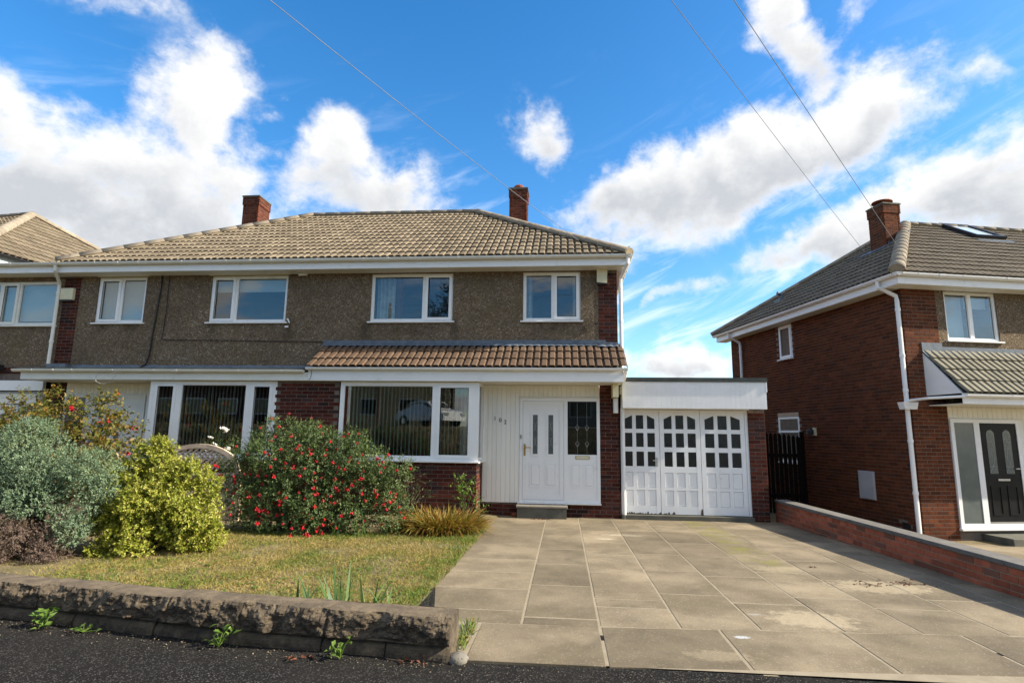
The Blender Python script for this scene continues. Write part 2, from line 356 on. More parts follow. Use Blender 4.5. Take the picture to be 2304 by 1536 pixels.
    off = T.vmath('ADD', p, T.vmath('SCALE', (5, 9, 2), scale=r))
    col = T.mix(T.ss(T.noise(off, 7, 7, .68), .34, .66), (0.234, 0.1755, 0.1092), (0.117, 0.08736, 0.05694))
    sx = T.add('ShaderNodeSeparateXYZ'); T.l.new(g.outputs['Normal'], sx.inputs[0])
    dk = T.math('MULTIPLY', T.ss(T.noise(p, 12, 9, .82), .36, .60), T.math('SUBTRACT', 1.0, T.ss(sx.outputs[2], .3, .8)))  # grime mottling on upright faces only, the front's shade painted in with it
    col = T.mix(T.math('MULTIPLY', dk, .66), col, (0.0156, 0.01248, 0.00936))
    T.l.new(col, b.inputs['Base Color']); b.inputs['Roughness'].default_value = .92
    T.l.new(T.bump(T.noise(off, 38, 9, .8), 1.0, .03), b.inputs['Normal'])
ground_mats()

leaf_mat('grass_blade', [(0.1166, 0.1615, 0.02242), (0.1794, 0.1973, 0.03409), (0.2512, 0.2242, 0.04933), (0.3588, 0.2691, 0.0897), (0.305, 0.2422, 0.07176), (0.4216, 0.314, 0.1435)], .3, .6, 1.5, .55)
leaf_mat('grass_green', [(0.078, 0.1482, 0.01716), (0.1248, 0.2028, 0.0273), (0.1794, 0.234, 0.039)], .35, .55)
leaf_mat('juniper', [(.085, .15, .085), (.14, .215, .125), (.20, .285, .175), (.27, .345, .225), (.11, .17, .085), (.20, .22, .10)], .2, .7)
leaf_mat('dead_conifer', [(0.0975, 0.0663, 0.05362), (0.1463, 0.1024, 0.08288), (0.1852, 0.1316, 0.1024), (0.117, 0.08288, 0.06338)], .15, .8)
leaf_mat('golden', [(.11, .16, .016), (.22, .27, .026), (.38, .38, .05), (.52, .48, .13), (.17, .22, .02), (.32, .34, .035)], .35, .5)
leaf_mat('fuchsia_leaf', [(.050, .085, .028), (.085, .135, .042), (.135, .185, .062), (.07, .11, .038), (.19, .215, .085)], .3, .5)
leaf_mat('croc_leaf', [(.13, .15, .024), (.24, .19, .03), (.30, .17, .03), (.22, .09, .02), (.15, .18, .028), (.36, .27, .07)], .35, .6)
leaf_mat('autumn_leaf', [(0.06279, 0.09867, 0.01973), (0.1166, 0.1435, 0.02691), (0.1973, 0.1884, 0.03139), (0.305, 0.1525, 0.03139), (0.0897, 0.1256, 0.02332), (0.2691, 0.2063, 0.04485)], .35, .5)
leaf_mat('fresh_leaf', [(0.078, 0.1638, 0.0234), (0.1326, 0.2262, 0.039), (0.1872, 0.2808, 0.0468), (0.1014, 0.1872, 0.0312)], .4, .5)
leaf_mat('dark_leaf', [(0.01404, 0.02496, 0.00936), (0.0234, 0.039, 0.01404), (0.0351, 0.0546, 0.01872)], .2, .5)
leaf_mat('iris_leaf', [(0.0624, 0.1326, 0.0468), (0.1014, 0.1794, 0.0546), (0.1716, 0.2262, 0.0546), (0.078, 0.1482, 0.0624)], .35, .5)
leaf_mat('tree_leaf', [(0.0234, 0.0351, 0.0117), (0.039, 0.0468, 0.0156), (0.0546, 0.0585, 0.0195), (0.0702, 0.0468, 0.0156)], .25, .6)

# ---------------------------------------------------------------- building helpers
ORG = {}                                   # where each parent's own origin lies, in the coordinates its parts are written in
class MB:
    def __init__(s): s.v = []; s.f = []
    def add(s, vs, fs):
        o = len(s.v); s.v += [tuple(v) for v in vs]; s.f += [tuple(i+o for i in f) for f in fs]; return s
    def box(s, x0, x1, y0, y1, z0, z1):
        return s.add([(x0,y0,z0),(x1,y0,z0),(x1,y1,z0),(x0,y1,z0),(x0,y0,z1),(x1,y0,z1),(x1,y1,z1),(x0,y1,z1)],
                     [(0,3,2,1),(4,5,6,7),(0,1,5,4),(1,2,6,5),(2,3,7,6),(3,0,4,7)])
    def bevbox(s, x0, x1, y0, y1, z0, z1, e=.006):      # box whose front (-y) edges are chamfered
        return s.add([(x0,y1,z0),(x1,y1,z0),(x1,y1,z1),(x0,y1,z1),(x0,y0+e,z0),(x1,y0+e,z0),(x1,y0+e,z1),(x0,y0+e,z1),
                      (x0+e,y0,z0+e),(x1-e,y0,z0+e),(x1-e,y0,z1-e),(x0+e,y0,z1-e)],
                     [(0,3,2,1),(0,1,5,4),(1,2,6,5),(2,3,7,6),(3,0,4,7),(4,5,9,8),(5,6,10,9),(6,7,11,10),(7,4,8,11),(8,9,10,11)])
    def prism(s, pts, axis, a0, a1):
        n = len(pts)
        def P(p, a): return (a, p[0], p[1]) if axis == 'x' else (p[0], a, p[1]) if axis == 'y' else (p[0], p[1], a)
        return s.add([P(p, a0) for p in pts] + [P(p, a1) for p in pts],
                     [tuple(range(n)), tuple(range(2*n-1, n-1, -1))] + [(i, i+n, (i+1) % n+n, (i+1) % n) for i in range(n)])
    def quad(s, a, b, c, d): return s.add([a, b, c, d], [(0, 1, 2, 3)])
    def tube(s, pts, r, n=8, caps=True):
        pts = [Vector(p) for p in pts]; rings = []; ref = None
        for i, p in enumerate(pts):
            t = (pts[min(i+1, len(pts)-1)] - pts[max(i-1, 0)]).normalized()
            if ref is None: ref = Vector((0, 0, 1)) if abs(t.z) < .9 else Vector((1, 0, 0))
            a = t.cross(ref).normalized(); b = a.cross(t); ref = b if b.length else ref
            rr = r[i] if isinstance(r, (list, tuple)) else r
            rings.append([p + a*math.cos(2*PI*k/n)*rr + b*math.sin(2*PI*k/n)*rr for k in range(n)])
        vs = [v for R in rings for v in R]; fs = []
        for i in range(len(pts)-1):
            for k in range(n): fs.append((i*n+k, i*n+(k+1) % n, (i+1)*n+(k+1) % n, (i+1)*n+k))
        if caps: fs += [tuple(range(n-1, -1, -1)), tuple(range((len(pts)-1)*n, len(pts)*n))]
        return s.add(vs, fs)
    def lathe(s, prof, n=16, at=(0, 0, 0)):
        vs = [(at[0]+r*math.cos(2*PI*k/n), at[1]+r*math.sin(2*PI*k/n), at[2]+z) for r, z in prof for k in range(n)]
        fs = [(i*n+k, i*n+(k+1) % n, (i+1)*n+(k+1) % n, (i+1)*n+k) for i in range(len(prof)-1) for k in range(n)]
        return s.add(vs, fs)
    def trough(s, p0, p1, out, r):          # half-round gutter from p0 to p1 bulging towards out
        p0, p1, out = Vector(p0), Vector(p1), Vector(out)
        prof = [(-r, 0), (-r, r*.12)] ; prof = []
        for k in range(9):
            a = PI + PI*k/8; prof.append((math.cos(a)*r, math.sin(a)*r))
        prof += [(r*.9, 0), (r*.9, -.004)]
        prof += [(math.cos(a)*r*.9, math.sin(a)*r*.9) for a in [2*PI - PI*k/8 for k in range(1, 9)]]
        n = len(prof); vs = []
        for p in (p0, p1): vs += [p + out*a + Vector((0, 0, b)) for a, b in prof]
        return s.add(vs, [(i, (i+1) % n, (i+1) % n+n, i+n) for i in range(n)] + [tuple(range(9)), tuple(range(n, n+9))])
    def grid(s, f, nu, nv):
        vs = [f(i/nu, j/nv) for j in range(nv+1) for i in range(nu+1)]
        return s.add(vs, [(j*(nu+1)+i, j*(nu+1)+i+1, (j+1)*(nu+1)+i+1, (j+1)*(nu+1)+i) for j in range(nv) for i in range(nu)])
    def mesh(s, name, off=(0, 0, 0), M=None):
        me = bpy.data.meshes.new(name)
        vs = s.v if M is None else [tuple(M @ Vector(v)) for v in s.v]
        if any(off): vs = [(v[0]-off[0], v[1]-off[1], v[2]-off[2]) for v in vs]
        me.from_pydata(vs, [], s.f); me.update(); return me
    def build(s, name, mat, parent=None, label=None, M=None, smooth=False, kind=None):
        off = ORG[parent] if parent is not None else (0, 0, 0)
        return link(name, s.mesh(name, off, M), mat, parent, label, smooth, kind)

def link(name, me, mat, parent=None, label=None, smooth=False, kind=None):
    if mat and not me.materials: me.materials.append(MATS[mat])
    if smooth: me.polygons.foreach_set('use_smooth', [True]*len(me.polygons))
    o = bpy.data.objects.new(name, me); COL.objects.link(o)
    if parent is not None: o.parent = parent
    ORG[o] = ORG[parent] if parent is not None else (0, 0, 0)
    if label: o['label'] = label
    if kind: o['kind'] = kind
    return o

def thing(name, label, cat, loc, rotz=0, group=None):
    o = bpy.data.objects.new(name, None); COL.objects.link(o)
    o.empty_display_size = .1
    o.location = loc; o.rotation_euler = (0, 0, rotz); o['label'] = label; o['category'] = cat
    if group: o['group'] = group
    ORG[o] = (0, 0, 0) if rotz else tuple(loc)
    return o
def tag(o, label, cat, group=None):
    o['label'] = label; o['category'] = cat
    if group: o['group'] = group
    return o
def struct(name, mb, mat, M=None):
    o = mb.build(name, mat, M=M); o['kind'] = 'structure'; return o
def piece(name, me, parent, loc, rot=None):
    o = bpy.data.objects.new(name, me); COL.objects.link(o); o.parent = parent
    org = ORG[parent]; o.location = (loc[0]-org[0], loc[1]-org[1], loc[2]-org[2])
    if rot is not None: o.rotation_euler = rot
    ORG[o] = ORG[parent]
    return o

def gz(y): return -.0158*(y-11.4)           # the plot falls slightly from the street to the house

# ---- bricks
BRICK_MESH = {}
def brick_mesh(L, mat):
    k = (round(L, 3), mat)
    if k not in BRICK_MESH:
        m = MB().bevbox(-L/2, L/2, -.0045, .045, -.0325, .0325, .003).mesh('brick'); m.materials.append(MATS[mat]); BRICK_MESH[k] = m
    return BRICK_MESH[k]
def brick_run(store, M, length, z0, z1, shift=0.0, skip=(), ends=(0.0, 0.0)):
    """courses of stretchers on the plane y=0 of M, facing -y; ends: by how much odd courses are drawn in at either end"""
    k = 0; z = z0
    while z + .065 <= z1 + .02:
        a = ends[0] if k % 2 else 0.0; e = length - (ends[1] if k % 2 else 0.0)
        x = -.1125 if (k % 2) else 0.0
        x += shift
        if x > 0: x -= .225
        while x < e:
            b0, b1 = max(x, a), min(x+.215, e)
            x += .225
            if b1-b0 < .04: continue
            c = (b0+b1)/2
            if any(c > s[0]-.02 and c < s[1]+.02 and z+.0325 > s[2]-.01 and z+.0325 < s[3]+.01 for s in skip): continue
            store.append((M @ Vector((c, 0, z+.0325)), round(b1-b0, 3), M.to_euler().z))
        z += .075; k += 1
def lay_bricks(parent, store, mat, root=None, cap=300, world=None):
    """the bricks that show largest become parts, the rest one joined part"""
    W = world or Matrix()
    store = sorted(store, key=lambda b: ((W @ b[0]) - CAM).length)
    for p, L, rz in store[:cap]:
        piece('brick', brick_mesh(L, mat), parent, (p.x, p.y, p.z), (0, 0, rz) if rz else None)
    rest = store[cap:]
    if rest:
        vs = []; fs = []; tpl = {}
        for p, L, rz in rest:
            me = brick_mesh(L, mat)
            if L not in tpl: tpl[L] = (np.array([v.co[:] for v in me.vertices]), [tuple(q.vertices) for q in me.polygons])
            V, Fc = tpl[L]; c, s = math.cos(rz), math.sin(rz); o = len(vs)
            R = np.array([[c, -s, 0], [s, c, 0], [0, 0, 1]])
            vs += (V @ R.T + np.array(p)).tolist(); fs += [tuple(i+o for i in f) for f in Fc]
        mb = MB(); mb.v = vs; mb.f = fs
        mb.build('brickwork', mat, parent, kind='stuff')

def T4(x=0, y=0, z=0, rz=0): return Matrix.Translation((x, y, z)) @ Matrix.Rotation(rz, 4, 'Z')

# ---- roof tiles
def tile_geo():
    h = [(0, 0), (.012, 0), (.022, .026), (.036, .036), (.114, .036), (.128, .026), (.138, 0), (.15, 0)]
    prof = h + [(x+.15, z) for x, z in h[1:]]
    n = len(prof); lo, hi, th = -.01, .40, .030
    V = [(x, lo, z+th) for x, z in prof] + [(x, hi, z) for x, z in prof] + [(x, lo+.004, z+.013) for x, z in prof]
    Fc = [(i, i+1, i+1+n, i+n) for i in range(n-1)] + [(2*n+i, 2*n+i+1, i+1, i) for i in range(n-1)]
    return np.array(V), Fc
TILE_V, TILE_F = tile_geo()
def roof_slope(parent, O, U, S, ulen, slen, mat, clips=(), cap=0, gauge=.335, W=None, skip=()):
    """interlocking double-roll tiles on the slope O + u U + s S; clips are half planes a*u+b*s<=c; cap = how many tiles are parts of their own"""
    O, U, S = Vector(O), Vector(U).normalized(), Vector(S).normalized(); N = U.cross(S)
    R = np.array([[U.x, S.x, N.x], [U.y, S.y, N.y], [U.z, S.z, N.z]]); On = np.array(O)
    W = W or Matrix()
    me0 = bpy.data.meshes.new('roof_tile'); me0.from_pydata((TILE_V @ R.T).tolist(), [], TILE_F); me0.materials.append(MATS[mat])
    me0.polygons.foreach_set('use_smooth', [False]*len(TILE_F))
    todo = []
    nr = int(math.ceil(slen/gauge-.05)); nc = int(math.ceil(ulen/.3))
    for i in range(nr):
        for j in range(nc):
            u, s = j*.3, i*gauge
            st = 'in'
            cs = [(u, s), (u+.3, s), (u, s+gauge), (u+.3, s+gauge)]
            for a, b, c in clips:
                d = [a*p[0]+b*p[1]-c for p in cs]
                if min(d) > -.01: st = 'out'; break
                if max(d) > .005: st = 'cut'
            if st == 'out': continue
            if any(u+.15 > q[0] and u+.15 < q[1] and s+.16 > q[2] and s+.16 < q[3] for q in skip): continue
            c = O + U*(u+.15) + S*(s+.15)
            todo.append((((W @ c)-CAM).length, u, s, st))
    todo.sort(); vs = []; fs = []
    for k, (dist, u, s, st) in enumerate(todo):
        base = On + np.array(U)*u + np.array(S)*(s+random.uniform(-.007, .007)) + np.array(N)*random.uniform(0, .005)
        if st == 'in':
            if k < cap: piece('roof_tile', me0, parent, tuple(base)); continue
            o = len(vs); vs += (TILE_V @ R.T + base).tolist(); fs += [tuple(i+o for i in f) for f in TILE_F]
            continue
        bm = bmesh.new(); bv = [bm.verts.new((v[0]+u, v[1]+s, v[2])) for v in TILE_V]
        for f in TILE_F: bm.faces.new([bv[i] for i in f])
        for a, b, c in clips:
            l2 = a*a+b*b
            bmesh.ops.bisect_plane(bm, geom=bm.verts[:]+bm.edges[:]+bm.faces[:], plane_co=(a*c/l2, b*c/l2, 0), plane_no=(a, b, 0), clear_outer=True)
        if not bm.faces: bm.free(); continue
        bm.verts.index_update()
        V = np.array([v.co[:] for v in bm.verts]); Fc = [tuple(v.index for v in f.verts) for f in bm.faces]; bm.free()
        if k < cap:
            me = bpy.data.meshes.new('roof_tile'); me.from_pydata(((V-np.array([u, s, 0])) @ R.T).tolist(), [], Fc); me.materials.append(MATS[mat])
            piece('roof_tile', me, parent, tuple(base))
        else:
            o = len(vs); vs += (V @ R.T + On).tolist(); fs += [tuple(i+o for i in f) for f in Fc]
    if vs:
        mb = MB(); mb.v = vs; mb.f = fs; mb.build('roof_tiling', mat, parent, kind='stuff')
def ridge_line(parent, A, B, mat, r=.125, seg=.43):
    A, B = Vector(A), Vector(B); d = B-A; n = max(1, round(d.length/seg)); st = d/n; t = d.normalized()
    side = t.cross(Vector((0, 0, 1))).normalized(); up = side.cross(t)
    prof = [(math.cos(a)*r, math.sin(a)*r*.85) for a in [PI*k/8 for k in range(9)]]
    mb = MB(); L = st.length; vs = []
    for w, q in ((0, 1.0), (L*1.03, .975)):
        vs += [side*(a*q) + up*(b*q) + t*w for a, b in prof]
    for a, b in prof: vs.append(side*(a*.84) + up*(b*.84))
    mb.add(vs, [(i, i+1, i+10, i+9) for i in range(8)] + [(i, 18+i, 19+i, i+1) for i in range(8)])
    me = mb.mesh('ridge_tile'); me.materials.append(MATS[mat])
    me.polygons.foreach_set('use_smooth', [True]*8+[False]*8)
    for k in range(n): piece('ridge_tile', me, parent, tuple(A + st*k))
    # mortar bed under the tiles, closed at the lower end
    MB().tube([A, B], r*.80, 8).build('mortar_bed', 'mortar_light', parent)

# ---- windows. local frame: x along the wall, y into the wall, z up; M puts it on its wall
def ring(mb, x0, x1, z0, z1, w, y0, y1, wb=None):
    wb = wb or w
    mb.box(x0, x1, y0, y1, z0, z0+wb); mb.box(x0, x1, y0, y1, z1-w, z1)
    mb.box(x0, x0+w, y0, y1, z0+wb, z1-w); mb.box(x1-w, x1, y0, y1, z0+wb, z1-w)
def window(parent, M, w, h, lights, sill=True, y=.03, mat='upvc_white', fw=.055, name='window', pane='window_pane', label=None, sill_over=.05):
    """lights: list of (x0, x1, is_sash); the frame's own bars stand between them"""
    mb = MB(); ring(mb, 0, w, 0, h, fw, y, y+.07)
    if lights[0][0] > fw+.01: mb.box(fw, lights[0][0], y+.002, y+.068, fw, h-fw)
    if lights[-1][1] < w-fw-.01: mb.box(lights[-1][1], w-fw, y+.002, y+.068, fw, h-fw)
    for (a, b, s), (c, d, s2) in zip(lights, lights[1:]): mb.box(b, c, y+.002, y+.068, fw, h-fw)
    fr = mb.build(name, mat, parent, M=M, label=label)
    for a, b, s in lights:
        if s:
            q = MB(); ring(q, a-.028, b+.028, fw-.028, h-fw+.028, .062, y-.014, y-.001); q.build('sash', mat, fr, M=M)
            g = MB(); ring(g, a+.036, b-.036, fw+.036, h-fw-.036, .008, y-.006, y-.001)
            g.build('gasket', 'dark_plastic', fr, M=M)
            MB().box(a+.032, b-.032, y+.028, y+.034, fw+.032, h-fw-.032).build('pane', pane, fr, M=M)
            sq = MB(); ring(sq, a-.001, b+.001, fw-.001, h-fw+.001, .034, y+.0005, y+.05); sq.build('sash', mat, fr, M=M)
        else:
            MB().box(a-.004, b+.004, y+.028, y+.034, fw-.004, h-fw+.004).build('pane', pane, fr, M=M)
            g = MB(); ring(g, a, b, fw, h-fw, .010, y+.014, y+.027); g.build('gasket', mat, fr, M=M)
    if sill: MB().bevbox(-sill_over, w+sill_over, y-.085, y+.05, -.035, -.002, .006).build('sill', mat, fr, M=M)
    return fr
def wall_sheet(mb, x0, x1, z0, z1, holes, y, depth=.12):
    xs = sorted({x0, x1, *[h[0] for h in holes], *[h[1] for h in holes]}); zs = sorted({z0, z1, *[h[2] for h in holes], *[h[3] for h in holes]})
    for a, b in zip(xs, xs[1:]):
        for c, d in zip(zs, zs[1:]):
            m = ((a+b)/2, (c+d)/2)
            if any(h[0] < m[0] < h[1] and h[2] < m[1] < h[3] for h in holes): continue
            mb.quad((a, y, c), (b, y, c), (b, y, d), (a, y, d)); mb.quad((a, y+depth, d), (b, y+depth, d), (b, y+depth, c), (a, y+depth, c))
    for a, b, c, d in holes:
        mb.quad((a, y, c), (a, y+depth, c), (a, y+depth, d), (a, y, d)); mb.quad((b, y+depth, c), (b, y, c), (b, y, d), (b, y+depth, d))
        mb.quad((a, y, d), (a, y+depth, d), (b, y+depth, d), (b, y, d)); mb.quad((a, y+depth, c), (a, y, c), (b, y, c), (b, y+depth, c))
    for a, b in ((x0, y), (x1, y)): mb.quad((a, y, z0), (a, y+depth, z0), (a, y+depth, z1), (a, y, z1))
    mb.quad((x0, y, z1), (x1, y, z1), (x1, y+depth, z1), (x0, y+depth, z1)); mb.quad((x0, y+depth, z0), (x1, y+depth, z0), (x1, y, z0), (x0, y, z0))
    return mb
def gutter(parent, p0, p1, out, r=.058, every=.9, mat='upvc_old'):
    g = MB().trough(p0, p1, out, r).build('gutter', mat, parent, smooth=False)
    p0, p1, o = Vector(p0), Vector(p1), Vector(out); n = max(2, int((p1-p0).length/every)); d = (p1-p0)/n; t = d.normalized()
    me = MB().trough(-t*.022, t*.022, o, r*1.10).mesh('gutter_bracket'); me.materials.append(MATS[mat])
    for k in range(n):
        piece('gutter_bracket', me, g, tuple(p0 + d*(k+.5)))
    me2 = MB().trough(-t*.055, t*.055, o, r*1.14).mesh('gutter_joint'); me2.materials.append(MATS[mat])
    for k in range(1, n, 3): piece('gutter_joint', me2, g, tuple(p0 + d*k))
    return g
def downpipe(parent, pts, r=.034, mat='upvc_white', collars=(), name='downpipe'):
    o = MB().tube(pts, r, 10).build(name, mat, parent, smooth=False)
    for c in collars:
        MB().tube([(c[0], c[1], c[2]-.03), (c[0], c[1], c[2]+.03)], r*1.22, 10).build('pipe_clip', mat, o)
    return o

# ---------------------------------------------------------------- setting: ground, pavement, driveway
def sheet(name, mat, x0, x1, y0, y1, zf, nx, ny):
    return struct(name, MB().grid(lambda u, v: (x0+(x1-x0)*u, y0+(y1-y0)*v, zf(x0+(x1-x0)*u, y0+(y1-y0)*v)), nx, ny), mat)
def far_ground(x, y):
    if y < -5: return -.03 + 2.0*min(1, (-5-y)/3.0)
    if y < 4.6: return .02
    return -.62
me = MB()
GX = [-900, -200, -60, -30, -14, -7, 0, 5.5, 12, 30, 60, 200, 900]; GY = [-900, -200, -60, -30, -8, -5, -2, 4.0, 4.6, 10, 20, 40, 100, 300, 1200]
vs = [(x, y, far_ground(x, y)) for y in GY for x in GX]; nx = len(GX)
me.add(vs, [(j*nx+i, j*nx+i+1, (j+1)*nx+i+1, (j+1)*nx+i) for j in range(len(GY)-1) for i in range(nx-1)])
struct('ground', me, 'turf_soil')
struct('pavement', MB().grid(lambda u, v: (-14+26*u, .6+(5.8-.6 if -14+26*u < -1.2 else 4.62-.6)*v, .105+.004*math.sin((-14+26*u)*2.1+v*7)), 104, 12), 'asphalt')
sheet('road', 'asphalt', -60, 60, -4.6, .45, lambda x, y: .03, 10, 2)
kb = MB()
for k in range(-15, 14): kb.bevbox(k*.92, k*.92+.905, .45, .6, -.05, .115, .02)
struct('kerb', kb, 'concrete')

def lawn_z(x, y):
    e = min(1, max(0, (-1.27-x)/.25))
    return gz(y) + .012 + .03*e*(.5+.5*mnoise.noise((x*.8, y*.8, 0))) + .012*mnoise.noise((x*4, y*4, 2))
SWP = [(-9.2, 5.45), (-7.0, 4.98), (-4.51, 4.49), (-2.41, 4.17), (-.74, 4.02)]
def lawn_front(x): return float(np.interp(x, [p[0] for p in SWP], [p[1]+.06 for p in SWP]))
def lawn_pt(u, v):
    x = -14+12.745*u; y = lawn_front(x)+(11.8-lawn_front(x))*v; return (x, y, lawn_z(x, y))
struct('lawn', MB().grid(lawn_pt, 150, 90), 'turf_soil')
sheet('rear_garden', 'turf_soil', 3.9, 14, 11.9, 45, lambda x, y: -.33, 6, 6)

drive = sheet('driveway', 'joint_mortar', -1.36, 4.62, 4.02, 11.75, lambda x, y: gz(y)-.0005, 6, 12)
def slab(x0, x1, ya0, ya1, yb0, yb1, gap=.009):
    """corner heights follow the fall of the drive, each slab a hair proud, low or tipped"""
    h = random.uniform(.0012, .0034); tx, ty = random.uniform(-.0008, .0008), random.uniform(-.0008, .0008)
    g = gap; b = .004
    gy = random.uniform(.010, .019); pts = [(x0+g, ya0+gy), (x1-g, ya1+gy), (x1-g, yb1-gy), (x0+g, yb0-gy)]
    cx, cy = sum(p[0] for p in pts)/4, sum(p[1] for p in pts)/4
    def z(p): return gz(p[1]) + h + (p[0]-cx)*tx + (p[1]-cy)*ty
    top = [(p[0]+(b if p[0] < cx else -b), p[1]+(b if p[1] < cy else -b), z(p)) for p in pts]
    mid = [(p[0], p[1], z(p)-b*.7) for p in pts]; bot = [(p[0], p[1], z(p)-.04) for p in pts]
    mb = MB().add(top+mid+bot, [(0, 1, 2, 3)] + [(i+4, (i+1) % 4+4, (i+1) % 4, i) for i in range(4)] + [(i+8, (i+1) % 4+8, (i+1) % 4+4, i+4) for i in range(4)])
    mb.build('paving_slab', 'paving_slab', drive)
YJ = {-1: [11.72, 11.0, 9.93, 9.43, 8.01, 7.39, 6.64, 5.90, 5.17, 4.80], 0: [11.72, 10.9, 9.95, 9.28, 8.17, 7.17, 6.12, 5.01, 4.80],
      1: [11.72, 10.85, 9.93, 8.84, 7.87, 6.80, 5.68, 5.41, 4.84], 2: [11.72, 11.05, 10.03, 9.11, 8.01, 7.01, 5.95, 4.87],
      3: [11.72, 11.1, 10.11, 8.94, 7.90, 6.80, 5.71, 4.91], 4: [11.72, 10.95, 9.9, 9.25, 8.20, 7.11, 5.99, 4.95],
      5: [11.72, 10.6, 9.9, 8.96, 7.86, 6.81, 5.71, 4.99], 6: [11.72, 10.4, 9.4, 8.33, 7.25, 6.09, 5.04]}
XJ = [-1.28, -.335, .278, .91, 1.53, 2.17, 2.77, 3.42, 4.06]
for c, ys in YJ.items():
    xa, xb = XJ[c+1], XJ[c+2]
    if c == 6: xb = 4.10
    for y1, y0 in zip(ys, ys[1:]):
        if c == -1 and y1 > 11: slab(xa, -.86, y0, y0, y1, y1); slab(-.86, xb, y0, y0, y1, y1); continue
        slab(xa, xb, y0, y0, y1, y1)
for y1, y0 in zip([11.2, 10.1, 8.9, 7.9, 6.8, 5.75], [10.1, 8.9, 7.9, 6.8, 5.75, 5.06]):
    slab(4.10, 4.10+.62-.035*(y1+y0-8)*.5, y0, y0, y1, y1)
def yf(x): return 3.985 + .068*max(0, x-.2)
def yb(x): return 4.79 + .066*max(0, x)
FX = [-.66, .28, 1.20, 2.13, 3.04, 3.96, 4.9]
for a, b in zip(FX, FX[1:]): slab(a, b, yf(a), yf(b), yb(a)+.02, yb(b)+.02, .011)
ke = MB()
x = 1.25
while x < 4.9:                              # rough mortar lip where the slabs meet the tarmac
    w = random.uniform(.05, .12); ke.add([(x, yf(x)+.012, .113), (x+w, yf(x+w)+.012, .113), (x+w, yf(x+w)-random.uniform(.02, .055), .108), (x, yf(x)-random.uniform(.02, .05), .108)], [(0, 3, 2, 1)]); x += w
o = ke.build('mortar_lip', 'mortar_light', drive)
sheet('neighbour_driveway', 'paving_slab', 4.70, 12, 4.3, 12.6, lambda x, y: -.34+(12-min(y, 12))*.05, 10, 10)

# ---------------------------------------------------------------- the pair of semi-detached houses
YW, YB = 11.70, 11.05
house = thing('semi_detached_house', 'pair of pebbledashed semi-detached houses with tan hipped roof, white windows and door number 102', 'house', (-5, 11.7, 0))
H = house
EZ = 5.20
holes = [(-.85, .35, 3.93, 4.98), (-4.14, -2.35, 3.93, 4.98), (-7.80, -6.03, 3.93, 4.98), (-10.50, -9.34, 3.93, 4.98)]
wall = wall_sheet(MB(), -10.93, .72, 2.62, 5.16, holes, YW).build('wall', 'pebbledash', H)
ext = wall_sheet(MB(), -13.8, -11.33, 2.96, 5.16, [(-13.4, -11.44, 3.88, 4.90)], YW).build('wall', 'pebbledash', H)
shell = MB()
shell.box(.98, 1.105, YW+.01, 19.2, 0, 5.0); shell.box(-13.8, -13.66, YW+.01, 18, 0, 5.0); shell.box(-13.6, .95, 19.05, 19.2, 0, 5.0)
shell.build('side_wall', 'brick_dark', H)
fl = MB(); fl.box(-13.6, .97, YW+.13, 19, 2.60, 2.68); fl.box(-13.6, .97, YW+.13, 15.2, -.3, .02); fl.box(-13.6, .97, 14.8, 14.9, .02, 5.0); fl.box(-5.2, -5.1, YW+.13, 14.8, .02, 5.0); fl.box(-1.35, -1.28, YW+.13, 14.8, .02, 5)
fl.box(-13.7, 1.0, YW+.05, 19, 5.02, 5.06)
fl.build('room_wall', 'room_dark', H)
# piers: mortar core, bricks proud of it
store = []
pier = MB().box(.722, 1.104, YW, YW+.2, 0, 5.01).build('pier', 'mortar_dark', H); MB().box(-11.328, -10.932, YW, YW+.2, 0, 5.01).build('pier', 'mortar_dark', H)
brick_run(store, T4(.722, YW, 0), .382, .0, 4.98); brick_run(store, T4(-11.328, YW, 0), .396, 1.9, 4.98)
# ground floor projection under the canopies
bay = MB()
bay.box(-8.48, -5.75, YB, YB+.12, 0, 1.02); bay.box(-5.75, -4.46, YB, YB+.12, 0, 2.59); bay.box(-4.46, -1.66, YB, YB+.12, 0, 1.03)
bay.box(-1.78, -1.662, YB+.12, YW, 0, 1.03); bay.box(-8.48, -8.36, YB+.12, YW, 0, 2.59)
bay.build('bay_wall', 'mortar_dark', H)
brick_run(store, T4(-8.48, YB, 0), 6.82, 0, 2.55, skip=[(-1, 2.73, 1.0, 3), (4.02, 7, 1.02, 3)], ends=(0, 0))
brick_run(store, T4(-1.66, YB, 0, PI/2), .64, 0, 1.0, shift=.1125)
bay.box(-1.64, .72, YW, YW+.1, 0, .2)
plin = MB().box(-1.655, .718, YW+.004, YW+.12, -.06, .245).build('plinth', 'mortar_dark', H)
brick_run(store, T4(-1.655, YW+.004, 0), 2.37, .0, .235)
brick_run(store, T4(-13.0, YW, 0), 1.6, 2.78, 2.95)
MB().box(-13.8, -11.335, YW+.002, YW+.1, 2.6, 2.958).build('brick_band', 'mortar_dark', H)
lay_bricks(H, store, 'brick_dark', cap=300)

